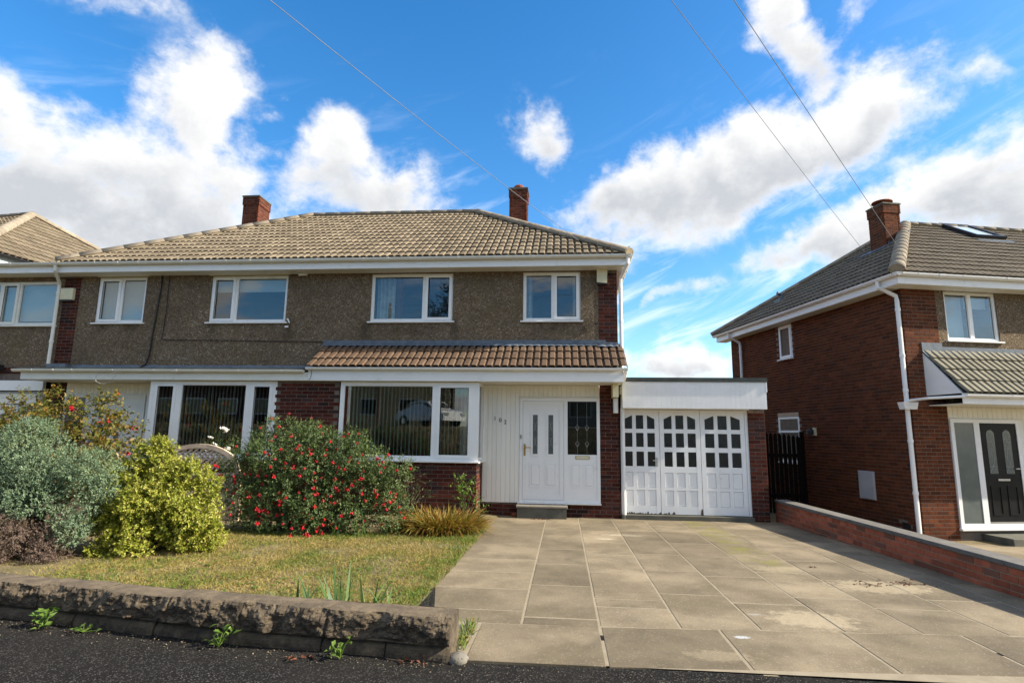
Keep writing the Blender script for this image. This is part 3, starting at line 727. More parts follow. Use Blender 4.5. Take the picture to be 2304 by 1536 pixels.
# windows of the upper floor
def wmat(x, z, y=YW): return T4(x, y, z)
w4 = window(H, wmat(-.85, 3.93), 1.20, 1.05, [(.055, .60, False), (.675, 1.145, True)])
w3 = window(H, wmat(-4.14, 3.93), 1.79, 1.05, [(.055, 1.13, False), (1.21, 1.735, True)])
w2 = window(H, wmat(-7.80, 3.93), 1.77, 1.05, [(.055, .53, True), (.61, 1.715, False)])
w1 = window(H, wmat(-10.50, 3.93), 1.16, 1.05, [(.055, .51, True), (.59, 1.105, False)])
w0 = window(H, wmat(-13.40, 3.88), 1.96, 1.02, [(.055, .45, False), (.53, .90, True), (.985, 1.905, False)], mat='upvc_old')
lin = MB()
for a, b in ((-7.86, -6.0), (-10.53, -9.3)): lin.bevbox(a, b, YW-.03, YW+.02, 4.985, 5.012, .006)
lin.build('lintel_trim', 'cream_plastic', H)
def curtain(par, x0, x1, z0, z1, y, mat, amp=.03, wl=.09):
    n = max(8, int((x1-x0)/wl*6))
    MB().grid(lambda u, v: (x0+(x1-x0)*u, y+amp*math.sin((x1-x0)*u/wl*2*PI)+.012*math.sin(u*17), z0+(z1-z0)*v), n, 1).build('curtain', mat, par, smooth=True)
curtain(w3, -4.06, -3.66, 3.98, 4.95, YW+.2, 'curtain'); curtain(w3, -3.65, -3.48, 3.98, 4.95, YW+.21, 'curtain_red')
curtain(w4, -.80, -.66, 3.98, 4.95, YW+.2, 'curtain'); curtain(w4, .19, .31, 3.98, 4.95, YW+.2, 'curtain')
def blind(par, x0, x1, z0, z1, y): MB().box(x0, x1, y, y+.006, z0, z1).box(x0, x1, y-.008, y+.014, z0-.022, z0).build('roller_blind', 'roller_blind', par)
blind(w1, -10.45, -9.39, 4.0, 4.95, YW+.14); blind(w2, -7.74, -6.09, 4.66, 4.95, YW+.14)
blind(w0, -13.3, -11.5, 4.02, 4.9, YW+.14)

# ground floor windows
bw = window(H, T4(-4.43, YB, 1.07), 2.79, 1.51, [(.075, 1.87, False), (1.99, 2.62, True)], y=.0, fw=.075, sill_over=.03)
MB().box(-1.715, -1.642, YB+.072, YW, 2.52, 2.578).box(-1.715, -1.642, YB+.072, YW, 1.072, 1.13).box(-1.715, -1.642, YW-.07, YW-.001, 1.13, 2.52).build('side_frame', 'upvc_white', bw)
MB().box(-1.690, -1.684, YB+.073, YW-.07, 1.13, 2.52).build('pane', 'window_pane', bw)
MB().bevbox(-1.72, -1.60, YB-.08, YW-.002, 1.034, 1.068, .006).build('sill', 'upvc_white', bw)
lw = window(H, T4(-8.47, YB, 1.05), 2.72, 1.53, [(.13, .54, True), (.68, 2.06, False), (2.21, 2.60, True)], y=.0, fw=.075)
sl = MB().box(-.043, .043, -.0012, .0012, 0, 1.40).mesh('blind_slat'); sl.materials.append(MATS['blind_slat'])
for par, x0, x1, ang in ((bw, -4.33, -1.82, 92), (lw, -8.36, -5.86, 104)):
    rail = MB().box(x0, x1, YB+.17, YB+.21, 2.50, 2.54).build('blind_rail', 'upvc_white', par)
    n = int((x1-x0)/.078)
    for k in range(n):
        piece('blind_slat', sl, par, (x0+.04+k*.078, YB+.19, 1.1), (0, 0, math.radians(ang+random.uniform(-5, 5))))
curtain(bw, -2.05, -1.86, 1.1, 2.5, YB+.34, 'curtain', .02)

# entrance of number 102: grooved white boarding, door, glazed side panel
def boards(par, xs, z0, z1, y, mat, skip=None):
    for a, b in zip(xs, xs[1:]):
        MB().bevbox(a+.0015, b-.0015, y-.016, y-.001, z0, z1, .005).build('board', mat, par)
back = MB().box(-1.65, .72, YW+.002, YW+.1, .25, 2.59).build('entrance_wall', 'white_board', H)
nb = 8; boards(back, [-1.64+i*(.75/nb) for i in range(nb+1)], .25, 2.585, YW, 'white_board')
nb = 17; boards(back, [-.888+i*(1.606/nb) for i in range(nb+1)], 2.345, 2.585, YW, 'white_board')
MB().bevbox(-.93, .72, YW-.045, YW-.017, 2.325, 2.343, .004).build('drip_bar', 'upvc_old', H)
du = MB(); ring(du, -.888, .718, .268, 2.322, .062, YW-.035, YW-.0005, .05)
du.box(.0, .075, YW-.034, YW-.0015, .318, 2.26)
door_frame = du.build('door_frame', 'upvc_white', H)
MB().bevbox(-.92, .73, YW-.085, YW-.001, .243, .266, .005).build('threshold', 'upvc_white', door_frame)
leaf = MB().box(-.826, 0, YW-.022, YW-.002, .318, 2.26)
leaf_o = leaf.build('door', 'upvc_white', H)
q = MB(); ring(q, -.827, .001, .3175, 2.2605, .006, YW-.037, YW-.0355); q.build('gasket', 'meter_box', leaf_o)
q = MB(); ring(q, -.820, -.006, .324, 2.254, .075, YW-.036, YW-.0225); q.build('door_edge', 'upvc_white', leaf_o)
for cx in (-.575, -.262):
    q = MB(); ring(q, cx-.085, cx+.085, 1.17, 2.02, .036, YW-.034, YW-.0225); q.build('glazing_bead', 'upvc_white', leaf_o)
    p = MB().box(cx-.050, cx+.050, YW-.028, YW-.0225, 1.205, 1.985).build('pane', 'frosted_pane', leaf_o)
    lead = MB()
    for zz in (1.45, 1.75):
        for sx in (-1, 1):
            lead.tube([(cx-.028*sx, YW-.030, zz-.09), (cx+.012*sx, YW-.030, zz), (cx-.028*sx, YW-.030, zz+.09)], .003, 4)
    lead.build('leading', 'lead_came', leaf_o)
    q = MB(); ring(q, cx-.105, cx+.105, .56, 1.02, .016, YW-.031, YW-.0225); q.bevbox(cx-.075, cx+.075, YW-.034, YW-.0225, .60, .98, .012); q.build('door_panel', 'upvc_white', leaf_o)
hd = MB().box(-.800, -.768, YW-.048, YW-.036, 1.17, 1.40).tube([(-.784, YW-.05, 1.335), (-.784, YW-.085, 1.335), (-.66, YW-.085, 1.33)], .010, 8)
hd.build('door_handle', 'brass', leaf_o)
MB().box(-.878, -.845, YW-.05, YW-.036, 1.50, 1.58).build('doorbell', 'steel', H)
side = MB().box(.075, .656, YW-.022, YW-.002, .318, 1.205); q = side
side_o = q.build('side_panel', 'upvc_white', H)
MB().box(.072, .658, YW-.020, YW-.012, 1.205, 2.262).build('pane', 'dark_pane', side_o)
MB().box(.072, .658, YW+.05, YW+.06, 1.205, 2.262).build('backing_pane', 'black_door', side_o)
lead = MB(); yl = YW-.022
for x in (.27, .46): lead.tube([(x, yl, 1.21), (x, yl, 2.26)], .002, 4)
for z in (1.74,): lead.tube([(.077, yl, z), (.655, yl, z)], .002, 4)
for x in (.27, .46):
    for z in (1.42, 1.74): lead.tube([(x, yl-.004, z-.065), (x+.035, yl-.004, z), (x, yl-.004, z+.065), (x-.035, yl-.004, z), (x, yl-.004, z-.065)], .005, 4)
lead.build('leading', 'lead_came', side_o)
MB().box(.23, .51, YW-.032, YW-.0225, 1.118, 1.182).build('letterbox', 'brass', side_o)
MB().box(.245, .495, YW-.036, YW-.0325, 1.126, 1.174).build('letterbox_flap', 'cream_plastic', side_o)
for cx in (.225, .50):
    q = MB(); ring(q, cx-.10, cx+.10, .56, 1.02, .016, YW-.031, YW-.0225); q.bevbox(cx-.07, cx+.07, YW-.034, YW-.0225, .60, .98, .012); q.build('door_panel', 'upvc_white', side_o)
for ch, x, z in (('1', -1.425, 1.865), ('0', -1.317, 1.832), ('2', -1.213, 1.795)):
    cu = bpy.data.curves.new('house_number', 'FONT'); cu.body = ch; cu.size = .115; cu.extrude = .004; cu.materials.append(MATS['digit_brown'])
    tmp = bpy.data.objects.new('tmp', cu); COL.objects.link(tmp); bpy.context.view_layer.update(); dm = bpy.data.meshes.new_from_object(tmp.evaluated_get(bpy.context.evaluated_depsgraph_get())); bpy.data.objects.remove(tmp)
    o = bpy.data.objects.new('house_number', dm); COL.objects.link(o); o.parent = H; o.rotation_euler = (PI/2, 0, 0)
    o.location = Vector((x, YW-.021, z)) - Vector(ORG[H]); o['label'] = 'small brown metal digit ' + ch + ' on white boards'
MB().box(-.90, .05, 11.34, 11.62, -.05, .195).build('doorstep', 'concrete_dark', H)
MB().bevbox(-.92, .07, 11.32, 11.64, .196, .235, .008).build('step_tread', 'concrete', H)
MB().box(-1.02, -.925, 11.5, 11.6, -.02, .065).build('loose_brick', 'terracotta', H)

# entrance of the left-hand house
back2 = MB().box(-10.93, -8.48, YW+.002, YW+.1, -.05, 2.59).build('entrance_wall', 'white_board', H)
nb = 26; boards(back2, [-10.925+i*(2.44/nb) for i in range(nb+1)], 2.335, 2.585, YW, 'white_board')
nb = 6; boards(back2, [-9.02+i*(.54/nb) for i in range(nb+1)], .1, 2.333, YW, 'white_board')
q = MB(); ring(q, -10.92, -9.03, .12, 2.32, .06, YW-.035, YW-.0005); q.box(-10.42, -10.34, YW-.034, YW-.0015, .18, 2.26)
df2 = q.build('door_frame', 'upvc_old', H)
MB().box(-10.86, -10.42, YW-.02, YW-.012, .18, 2.26).build('pane', 'dark_pane', df2)
l2 = MB().box(-10.34, -9.09, YW-.022, YW-.002, .18, 2.26).build('door', 'upvc_old', H, label='cream front door with two columns of small square panes')
for cx in (-10.02, -9.62):
    q = MB(); ring(q, cx-.12, cx+.12, 1.05, 2.12, .03, YW-.032, YW-.0225); q.build('glazing_bead', 'upvc_old', l2)
    for z in (1.80, 1.58, 1.36, 1.14): MB().box(cx-.055, cx+.055, YW-.027, YW-.0225, z, z+.17).build('pane', 'frosted_pane', l2)
MB().box(-13.8, -11.42, YW-.10, YW-.02, 2.40, 2.62).build('garage_fascia', 'upvc_white', H)
gd = MB().box(-13.8, -11.45, YW-.0, YW+.05, 0, 2.38).build('garage_door', 'meter_box', H)
for k in range(9): MB().bevbox(-13.7, -11.55, YW-.018, YW-.001, .1+k*.25, .1+k*.25+.235, .006).build('door_board', 'upvc_old', gd)

# tiled canopy over number 102
cb = MB().prism([(10.935, 2.80), (YW-.002, 2.80), (YW-.002, 3.30)], 'x', -5.07, 1.075).build('canopy_core', 'felt', H)
can = MB().box(-5.07, 1.13, 10.93, 10.952, 2.592, 2.80).build('canopy_fascia', 'upvc_white', H)
MB().box(-5.06, 1.12, 10.953, YW-.018, 2.588, 2.602).build('soffit', 'upvc_old', H)
roof_slope(H, (-5.10, 10.84, 2.84), (1, 0, 0), (0, .83, .53), 6.2, .95, 'canopy_tile', cap=80)
fla = MB().grid(lambda u, v: (-5.14+6.0*u, 11.56+.125*v, 3.372+.065*v+.018*(1-v)*abs(math.sin(u*6.0/.15*PI))), 160, 2)
fla.grid(lambda u, v: (-5.14+6.0*u, YW-.012-.0*v, 3.437+.085*v+.004*math.sin(u*90)), 60, 1)
fla.build('flashing', 'lead', H)
MB().grid(lambda u, v: (.70+.40*u, 11.50+.17*v, 3.345+.10*v+.018*abs(math.sin(u*.4/.15*PI))), 20, 2).box(.70, 1.108, YW-.02, YW-.010, 3.43, 3.475).build('flashing', 'lead', H)
gutter(H, (-5.09, 10.868, 2.845), (1.20, 10.868, 2.845), (0, -1, 0), .052, .95, 'upvc_white')
MB().box(.955, 1.065, 11.30, YW-.02, 2.33, 2.586).build('bracket', 'cream_plastic', H); MB().bevbox(.985, 1.075, 11.55, YW-.012, 2.03, 2.325).build('bracket', 'upvc_white', H)
# flat lead-edged canopy of the left-hand house
MB().box(-11.30, -5.075, 10.93, 10.952, 2.592, 2.75).build('canopy_fascia', 'upvc_old', H)
MB().box(-11.30, -5.08, 10.953, YW-.018, 2.588, 2.602).build('soffit', 'upvc_old', H)
MB().box(-11.34, -5.12, 10.90, YW-.005, 2.805, 2.835).build('canopy_roof', 'felt', H)
MB().box(-11.30, -5.13, 10.953, YW-.006, 2.62, 2.803).build('canopy_core', 'felt', H)
MB().grid(lambda u, v: (-11.32+6.2*u, YW-.012-.05*(1-v), 2.84+.14*v+.006*math.sin(u*70)), 50, 1).build('flashing', 'lead', H)
MB().box(-11.36, -10.90, YW-.16, YW-.012, 2.85, 2.99).build('flashing', 'lead', H)
gutter(H, (-11.42, 10.868, 2.795), (-5.14, 10.868, 2.795), (0, -1, 0), .058, .85, 'upvc_old')
# eaves
MB().box(-13.8, 1.262, 11.345, 11.366, 5.005, 5.185).box(1.262, 1.283, 11.345, 19.25, 5.005, 5.185).build('fascia', 'upvc_white', H)
MB().box(-13.8, 1.26, 11.367, YW-.006, 5.0, 5.013).box(1.112, 1.26, YW-.005, 19.2, 5.0, 5.013).build('soffit', 'upvc_old', H)
gutter(H, (-13.8, 11.282, 5.205), (1.36, 11.282, 5.205), (0, -1, 0), .060, .95, 'upvc_old')
gutter(H, (1.345, 11.23, 5.20), (1.345, 19.2, 5.20), (1, 0, 0), .058, 1.1, 'upvc_old')
MB().box(-13.8, -11.15, 11.37, 18, 5.15, 5.2).build('flat_roof', 'felt', H)
downpipe(H, [(1.29, 11.285, 5.15), (1.29, 11.29, 5.03), (1.175, 11.60, 4.80), (1.168, 11.615, 4.70), (1.168, 11.615, .0)], .036, collars=[(1.168, 11.615, z) for z in (4.6, 3.9, 2.15, .8)])
MB().tube([(1.168, 11.615, 2.40), (1.168, 11.615, 2.56)], .06, 10).tube([(1.168, 11.615, 2.57), (1.17, 11.2, 2.70), (1.17, 10.87, 2.80)], .034, 8).build('pipe_branch', 'upvc_white', H)
downpipe(H, [(-11.22, 11.285, 5.15), (-11.22, 11.29, 5.05), (-11.37, 11.60, 4.82), (-11.385, 11.62, 4.72), (-11.385, 11.62, 2.84)], .036, 'upvc_old', collars=[(-11.385, 11.62, z) for z in (4.6, 3.5)])

# roof
UL = 12.47; SL = math.hypot(3.97, 2.54); x0, x1 = -11.17, 1.30; rz = EZ+2.54; ry = 15.25
deck = MB().add([(x0+.03, 11.33, EZ-.02), (x1-.03, 11.33, EZ-.02), (x1-.03, 19.17, EZ-.02), (x0+.03, 19.17, EZ-.02), (-7.25, ry, rz-.03), (-2.45, ry, rz-.03)],
                [(0, 1, 5, 4), (1, 2, 5), (2, 3, 4, 5), (3, 0, 4), (3, 2, 1, 0)]).build('roof_deck', 'felt', H)
roof_slope(H, (x0, 11.28, EZ), (1, 0, 0), (0, 3.97, 2.54), UL, SL, 'roof_tile', clips=[(-1, 3.92/SL, 0), (1, 3.75/SL, UL)], cap=230)
sl2 = math.hypot(3.75, 2.54)
roof_slope(H, (x1, 11.28, EZ), (0, 1, 0), (-3.75, 0, 2.54), 7.94, sl2, 'roof_tile', clips=[(-1, 3.97/sl2, 0), (1, 3.97/sl2, 7.94)])
sl3 = math.hypot(3.92, 2.54)
roof_slope(H, (x0, 19.22, EZ), (0, -1, 0), (3.92, 0, 2.54), 7.94, sl3, 'roof_tile', clips=[(-1, 3.97/sl3, 0), (1, 3.97/sl3, 7.94)])
ridge_line(H, (x1+.02, 11.26, EZ+.03), (-2.43, ry-.02, rz+.03), 'ridge_tile'); ridge_line(H, (x0-.02, 11.26, EZ+.03), (-7.27, ry-.02, rz+.03), 'ridge_tile')
ridge_line(H, (-7.3, ry, rz+.035), (-2.40, ry, rz+.035), 'ridge_tile', .115)
def chimney(par, x0, x1, y0, y1, z0, z1, label, pot=False, W=None, mat='brick_chimney'):
    c = MB().box(x0+.01, x1-.01, y0+.01, y1-.01, z0, z1-.02).box(x0-.008, x1+.008, y0-.008, y1+.008, z1-.285, z1-.015).build('chimney', 'mortar_dark', par, label=label)
    st = []; w, d = x1-x0, y1-y0
    def four(o, za, zb):
        brick_run(st, T4(x0-o, y0-o+.01, 0), w+2*o, za, zb, ends=(0, 0)); brick_run(st, T4(x1+o-.01, y0-o, 0, PI/2), d+2*o, za, zb, shift=.1125, ends=(0, 0))
        brick_run(st, T4(x1+o, y1+o-.01, 0, PI), w+2*o, za, zb, ends=(0, 0)); brick_run(st, T4(x0-o+.01, y1+o, 0, -PI/2), d+2*o, za, zb, shift=.1125, ends=(0, 0))
    n = int((z1-.30-z0)/.075); four(0, z1-.30-n*.075, z1-.31); four(.018, z1-.30, z1-.07)
    lay_bricks(c, st, mat, cap=60 if W is None else 60, world=W)
    MB().prism([(x0-.03, y0-.03), (x1+.03, y0-.03), (x1+.03, y1+.03), (x0-.03, y1+.03)], 'z', z1-.065, z1-.03).build('flaunching', 'concrete_dark', c)
    if pot: MB().lathe([(.13, 0), (.15, .05), (.15, .09), (.11, .13), (.02, .15), (0, .15)], 14, ((x0+x1)/2, (y0+y1)/2, z1+.02)).lathe([(.10, -.06), (.10, .03)], 14, ((x0+x1)/2, (y0+y1)/2, z1)).build('chimney_pot', 'terracotta', c)
    return c
chimney(H, -1.50, -1.01, 15.0, 15.55, 6.4, 8.40, 'right-hand dark brick chimney with a low clay pot', True)
chimney(H, -9.28, -8.80, 15.0, 15.62, 6.2, 8.37, 'left-hand brick chimney with its lit side showing')
MB().tube([(1.30, 11.28, 5.25), (1.30, 11.28, 5.36), (1.34, 11.27, 5.37)], .012, 6).build('cable_hook', 'steel', H)

# fittings on the front wall
ab = MB().prism([(.685, 4.72), (.895, 4.70), (.905, 5.0), (.69, 5.0)], 'y', YW-.10, YW-.012).build('alarm_box', 'cream_plastic', H)
MB().box(.70, .89, YW-.095, YW-.015, 4.672, 4.702).build('alarm_base', 'dark_plastic', ab)
ab = MB().bevbox(-11.34, -11.03, YW-.09, YW-.012, 4.45, 4.72, .012).build('alarm_box', 'cream_plastic', H); MB().box(-11.33, -11.04, YW-.085, YW-.015, 4.42, 4.448).build('alarm_base', 'dark_plastic', ab)
MB().tube([(-5.62, YW-.01, 4.985), (-5.62, YW-.05, 4.975), (-5.74, YW-.13, 4.95)], .028, 10).build('security_camera', 'upvc_white', H)
MB().tube([(-5.99, YW-.01, 3.98), (-5.95, YW-.05, 3.99), (-5.90, YW-.06, 3.90)], .014, 8).box(-6.0, -5.93, YW-.06, YW-.03, 3.80, 3.835).build('security_camera', 'upvc_white', H)
fd = MB().box(-12.75, -12.5, YW-.16, YW-.03, 2.83, 2.97).tube([(-12.62, YW-.03, 2.9), (-12.62, YW+.0, 2.9)], .03, 8).build('floodlight', 'dark_plastic', H)
MB().box(-12.73, -12.52, YW-.165, YW-.161, 2.85, 2.93).build('lamp_glass', 'meter_box', fd)
def wire(name, pts, r, mat, par=None): return MB().tube(pts, r, 6).build(name, mat, par)
wire('wall_cable', [(-8.98, YW-.02, 5.0), (-8.97, YW-.02, 4.75), (-9.0, YW-.02, 4.3), (-9.05, YW-.02, 3.6), (-9.07, YW-.02, 3.2), (-9.12, YW-.03, 2.99), (-9.3, YW-.1, 2.86)], .016, 'cable_black', H)
wire('wall_cable', [(-8.80, YW-.018, 5.0), (-8.79, YW-.018, 4.2), (-8.82, YW-.018, 3.56), (-8.72, YW-.018, 3.54), (-7.0, YW-.018, 3.52), (-5.16, YW-.018, 3.49)], .008, 'cable_black', H)
wire('wall_cable', [(.56, YW-.015, 4.02), (.57, YW-.015, 3.92), (.62, YW-.015, 3.87), (.74, YW-.02, 3.86)], .007, 'cable_black', H)
wire('loose_cable', [(-9.3+.20*math.cos(a)+.04*math.sin(a*3), 10.84-.02*math.sin(a*2), 2.66+.15*math.sin(a)+.03*math.cos(a*2.3)) for a in [k*.35 for k in range(22)]], .004, 'meter_box', H)
wire('loose_cable', [(-5.0, 10.91, 2.79), (-4.985, 10.90, 2.72), (-5.0, 10.90, 2.64), (-5.04, 10.91, 2.60)], .005, 'cable_black', H)

# ---------------------------------------------------------------- the flat-roofed garage
gar = thing('garage', 'white flat-roofed garage with three glazed folding doors beside the tall drainpipe', 'garage', (2.5, 11.7, 0))
GY = 11.75
MB().box(1.17, 3.93, 11.44, 17.2, 2.66, 2.70).box(1.14, 3.90, 11.385, 11.45, 2.645, 2.725).build('roof', 'felt', gar)
MB().box(3.70, 3.925, GY+.16, 17, -.1, 2.64).box(1.12, 3.69, 16.9, 17.0, -.1, 2.64).build('wall', 'brick_dark', gar)
fs = MB().box(1.15, 3.87, 11.43, 11.60, 2.135, 2.645).build('fascia', 'white_paint', gar)
nb = 29
for k in range(nb):
    a = 1.15+k*2.72/nb; MB().bevbox(a+.0005, a+2.72/nb-.0005, 11.408, 11.429, 2.125, 2.642, .001).build('board', 'white_paint', fs)
MB().box(3.872, 3.885, 11.41, 11.60, 2.125, 2.642).box(3.875, 3.90, 11.40, 11.44, 2.45, 2.644).build('end_board', 'white_paint', gar)
MB().box(1.13, 3.60, 11.60, GY+.05, 2.115, 2.134).box(3.545, 3.60, GY-.03, GY+.06, .09, 2.114).build('door_frame', 'white_paint', gar)
pr = MB().box(3.602, 3.918, YW, GY+.16, -.06, 2.13).build('pier', 'mortar_dark', gar)
st = []; brick_run(st, T4(3.602, YW, 0), .316, -.03, 2.09, ends=(0, 0)); brick_run(st, T4(3.918, YW, 0, PI/2), .2, -.03, 2.09, shift=.1125)
lay_bricks(gar, st, 'brick_dark', cap=150)
MB().box(1.12, 3.60, 11.58, 11.80, -.08, .082).build('door_sill', 'concrete_dark', gar)
def garage_leaf(x0, x1, label, handle=False):
    z0, z1 = .095, 2.108; w = x1-x0; st_ = .085; n = 3; gap = .072; pw = (w-2*st_-2*gap)/3
    rows = [(1.73, 2.0), (1.375, 1.65), (1.0, 1.285)]; low = [(.60, .885), (.25, .545)]
    y0, y1 = GY-.022, GY+.022; mb = MB()
    xs = [x0+st_+i*(pw+gap) for i in range(3)]
    mb.box(x0, x0+st_, y0, y1, z0, z1).box(x1-st_, x1, y0, y1, z0, z1)
    zz = sorted([z0, z1] + [a for r in rows+low for a in r]); bars = [(z0, .25), (.545, .60), (.885, 1.0), (1.285, 1.375), (1.65, 1.73), (2.0, z1)]
    for a, b in bars: mb.box(x0+st_, x1-st_, y0+.001, y1-.001, a, b)
    for i in (0, 1):
        for a, b in rows+low: mb.box(xs[i]+pw, xs[i+1], y0+.002, y1-.002, a, b)
    mb.prism([(xs[0], 2.0), (xs[0], 1.925), (xs[0]+pw, 2.0)], 'y', y0+.002, y1-.002); mb.prism([(xs[2]+pw, 2.0), (xs[2], 2.0), (xs[2]+pw, 1.925)], 'y', y0+.002, y1-.002)
    o = mb.build('door', 'white_paint', gar, label=label)
    for x in xs:
        for a, b in rows: MB().box(x-.004, x+pw+.004, GY+.003, GY+.008, a-.004, b+.004).build('pane', 'wavy_pane', o)
        for a, b in low: MB().bevbox(x+.002, x+pw-.002, GY-.012, GY+.01, a+.002, b-.002, .008).build('door_panel', 'white_paint', o)
    if handle:
        MB().box(x1-.075, x1-.045, y0-.012, y0-.001, 1.0, 1.17).tube([(x1-.06, y0-.012, 1.11), (x1-.06, y0-.045, 1.11), (x1-.14, y0-.045, 1.115)], .008, 8).build('door_handle', 'steel', o)
    return o
garage_leaf(1.13, 1.888, 'left garage door leaf with the handle', True); garage_leaf(1.896, 2.682, 'middle garage door leaf'); garage_leaf(2.690, 3.54, 'right garage door leaf')
wr = MB()
random.seed(31)
for xa, xb in ((1.2, 1.86), (2.64, 2.68), (1.93, 2.2)):
    x = xa
    while x < xb:
        w = random.uniform(.015, .06); h_ = random.uniform(.008, .045 if xa < 2 else .16); wr.add([(x, GY-.0235, .096), (x+w, GY-.0235, .096), (x+w*.8, GY-.0235, .096+h_), (x+w*.2, GY-.0235, .096+h_*.8)], [(0, 1, 2, 3)]); x += w*random.uniform(.9, 2.0)
wr.build('bare_wood', 'bark', gar)
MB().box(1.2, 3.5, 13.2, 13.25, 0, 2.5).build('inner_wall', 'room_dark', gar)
MB().box(1.25, 1.86, 12.1, 12.11, .9, 2.1).build('stored_board', 'curtain', gar)

# ---------------------------------------------------------------- the brick house on the right
RA = .219
rh = thing('brick_house', 'brown brick house with black front door and roof window, right of the driveway', 'house', (6.9, 12.1, -.34), RA)
RW = Matrix.Translation((6.9, 12.1, -.34)) @ Matrix.Rotation(RA, 4, 'Z')
DEP = 6.9
MB().box(.003, .12, .0, DEP, -.4, 5.02).box(.12, 7.5, DEP-.12, DEP, -.4, 5.02).build('side_wall', 'mortar', rh)
q = MB().box(.125, .775, 0, .2, -.4, 5.02).box(.775, 7.5, .012, .2, -.4, .2).build('front_wall', 'mortar', rh)
panel = wall_sheet(MB(), .776, 7.5, 2.58, 5.08, [(.98, 2.20, 3.94, 5.0), (4.2, 6.2, 3.94, 5.0)], .004).build('wall', 'pebbledash', rh)
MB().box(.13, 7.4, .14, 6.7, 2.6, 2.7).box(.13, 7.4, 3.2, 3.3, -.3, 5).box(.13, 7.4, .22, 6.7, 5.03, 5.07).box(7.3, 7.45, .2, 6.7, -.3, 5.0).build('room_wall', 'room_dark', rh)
st = []
sk = [(DEP-4.30, DEP-3.68, 4.03, 4.98), (DEP-4.56, DEP-3.60, 1.28, 2.50), (DEP-.53, DEP-.30, .15, .30)]
brick_run(st, T4(0, DEP, 0, -PI/2), DEP, -.33, 4.98, ends=(0, 0), skip=sk)
brick_run(st, T4(0, 0, 0), .775, -.33, 4.98, shift=.1125, ends=(.108, 0)) if False else brick_run(st, T4(0, .0, 0), .775, -.33, 4.98, ends=(0, 0), shift=.0)
lay_bricks(rh, st, 'brick_brown', cap=300, world=RW)
MB().box(-.004, .03, .31, .52, .16, .29).build('air_vent', 'dark_plastic', rh)
# windows
ML = T4(0, 4.28, 4.05, -PI/2)
window(rh, ML, .58, .92, [(.06, .52, True)], y=-.012, sill_over=.03)
window(rh, T4(0, 4.54, 1.30, -PI/2), .92, 1.19, [(.06, .86, False)], y=-.012, sill_over=.03)
MB().box(-.03, -.013, 3.64, 4.52, 2.07, 2.13).build('window_bar', 'upvc_white', rh)
MB().box(-.02, -.008, 3.62, 4.54, 2.50, 2.60).build('lintel', 'old_wood', rh)
rw = window(rh, T4(.98, .004, 3.95), 1.22, 1.04, [(.055, .57, False), (.66, 1.165, False)])
blind(rw, 1.03, 1.56, 4.0, 4.95, .2); blind(rw, 1.63, 2.15, 4.7, 4.95, .2)
window(rh, T4(4.2, .004, 3.95), 2.0, 1.04, [(.055, .95, False), (1.03, 1.945, True)])
# entrance
MB().box(.776, 7.5, .016, .12, .2, 2.62).build('entrance_wall', 'white_board', rh)
nb = 26; boards(rh, [.782+i*.112 for i in range(nb+1)], 2.36, 2.60, .016, 'white_board')
nb = 8; boards(rh, [2.36+i*.112 for i in range(nb+1)], .24, 2.355, .016, 'white_board')
du = MB(); ring(du, .79, 2.34, .245, 2.35, .075, -.03, .014, .085); du.box(1.305, 1.43, -.029, .013, .33, 2.275); df = du.build('door_frame', 'upvc_white', rh)
MB().bevbox(.76, 2.37, -.08, .014, .20, .243, .006).build('threshold', 'upvc_white', df)
MB().box(.865, 1.305, -.018, -.008, .33, 2.275).build('pane', 'frosted_pane', df)
bd = MB().box(1.43, 2.265, -.016, .002, .335, 2.275).build('door', 'black_door', rh, label='black front door with two arched leaded lights')
MB().box(1.43, 2.265, -.028, -.017, .335, .36).build('weather_bar', 'steel', bd)
for cx in (1.66, 2.03):
    pts = [(cx-.09, 1.28), (cx+.09, 1.28), (cx+.09, 2.05)] + [(cx+.09*math.cos(a), 2.05+.09*math.sin(a)) for a in [PI*k/8 for k in range(1, 8)]] + [(cx-.09, 2.05)]
    MB().prism(pts, 'y', -.020, -.0165).build('pane', 'frosted_pane', bd)
    ld = MB()
    for s in (-1, 1):
        ld.tube([(cx+.085*s, -.022, 1.3), (cx, -.022, 1.45), (cx+.05*s, -.022, 1.6), (cx, -.022, 1.8), (cx+.06*s, -.022, 1.93), (cx, -.022, 2.11)], .004, 4)
    ld.tube([(cx-.08, -.022, 1.42), (cx+.08, -.022, 1.42)], .004, 4); ld.tube([(cx-.08, -.022, 1.9), (cx+.08, -.022, 1.9)], .004, 4)
    ld.build('leading', 'lead_came', bd)
    q = MB(); ring(q, cx-.12, cx+.12, .48, 1.05, .03, -.026, -.0165); q.build('door_panel', 'black_door', bd)
MB().bevbox(1.72, 1.99, -.032, -.017, 1.14, 1.185, .005).build('letterbox', 'steel', bd)
MB().tube([(2.20, -.017, 1.38), (2.20, -.06, 1.38), (2.11, -.06, 1.38)], .012, 6).build('door_handle', 'steel', bd)
MB().bevbox(1.25, 3.1, -.62, .0, -.4, .14, .01).build('doorstep', 'concrete_dark', rh)
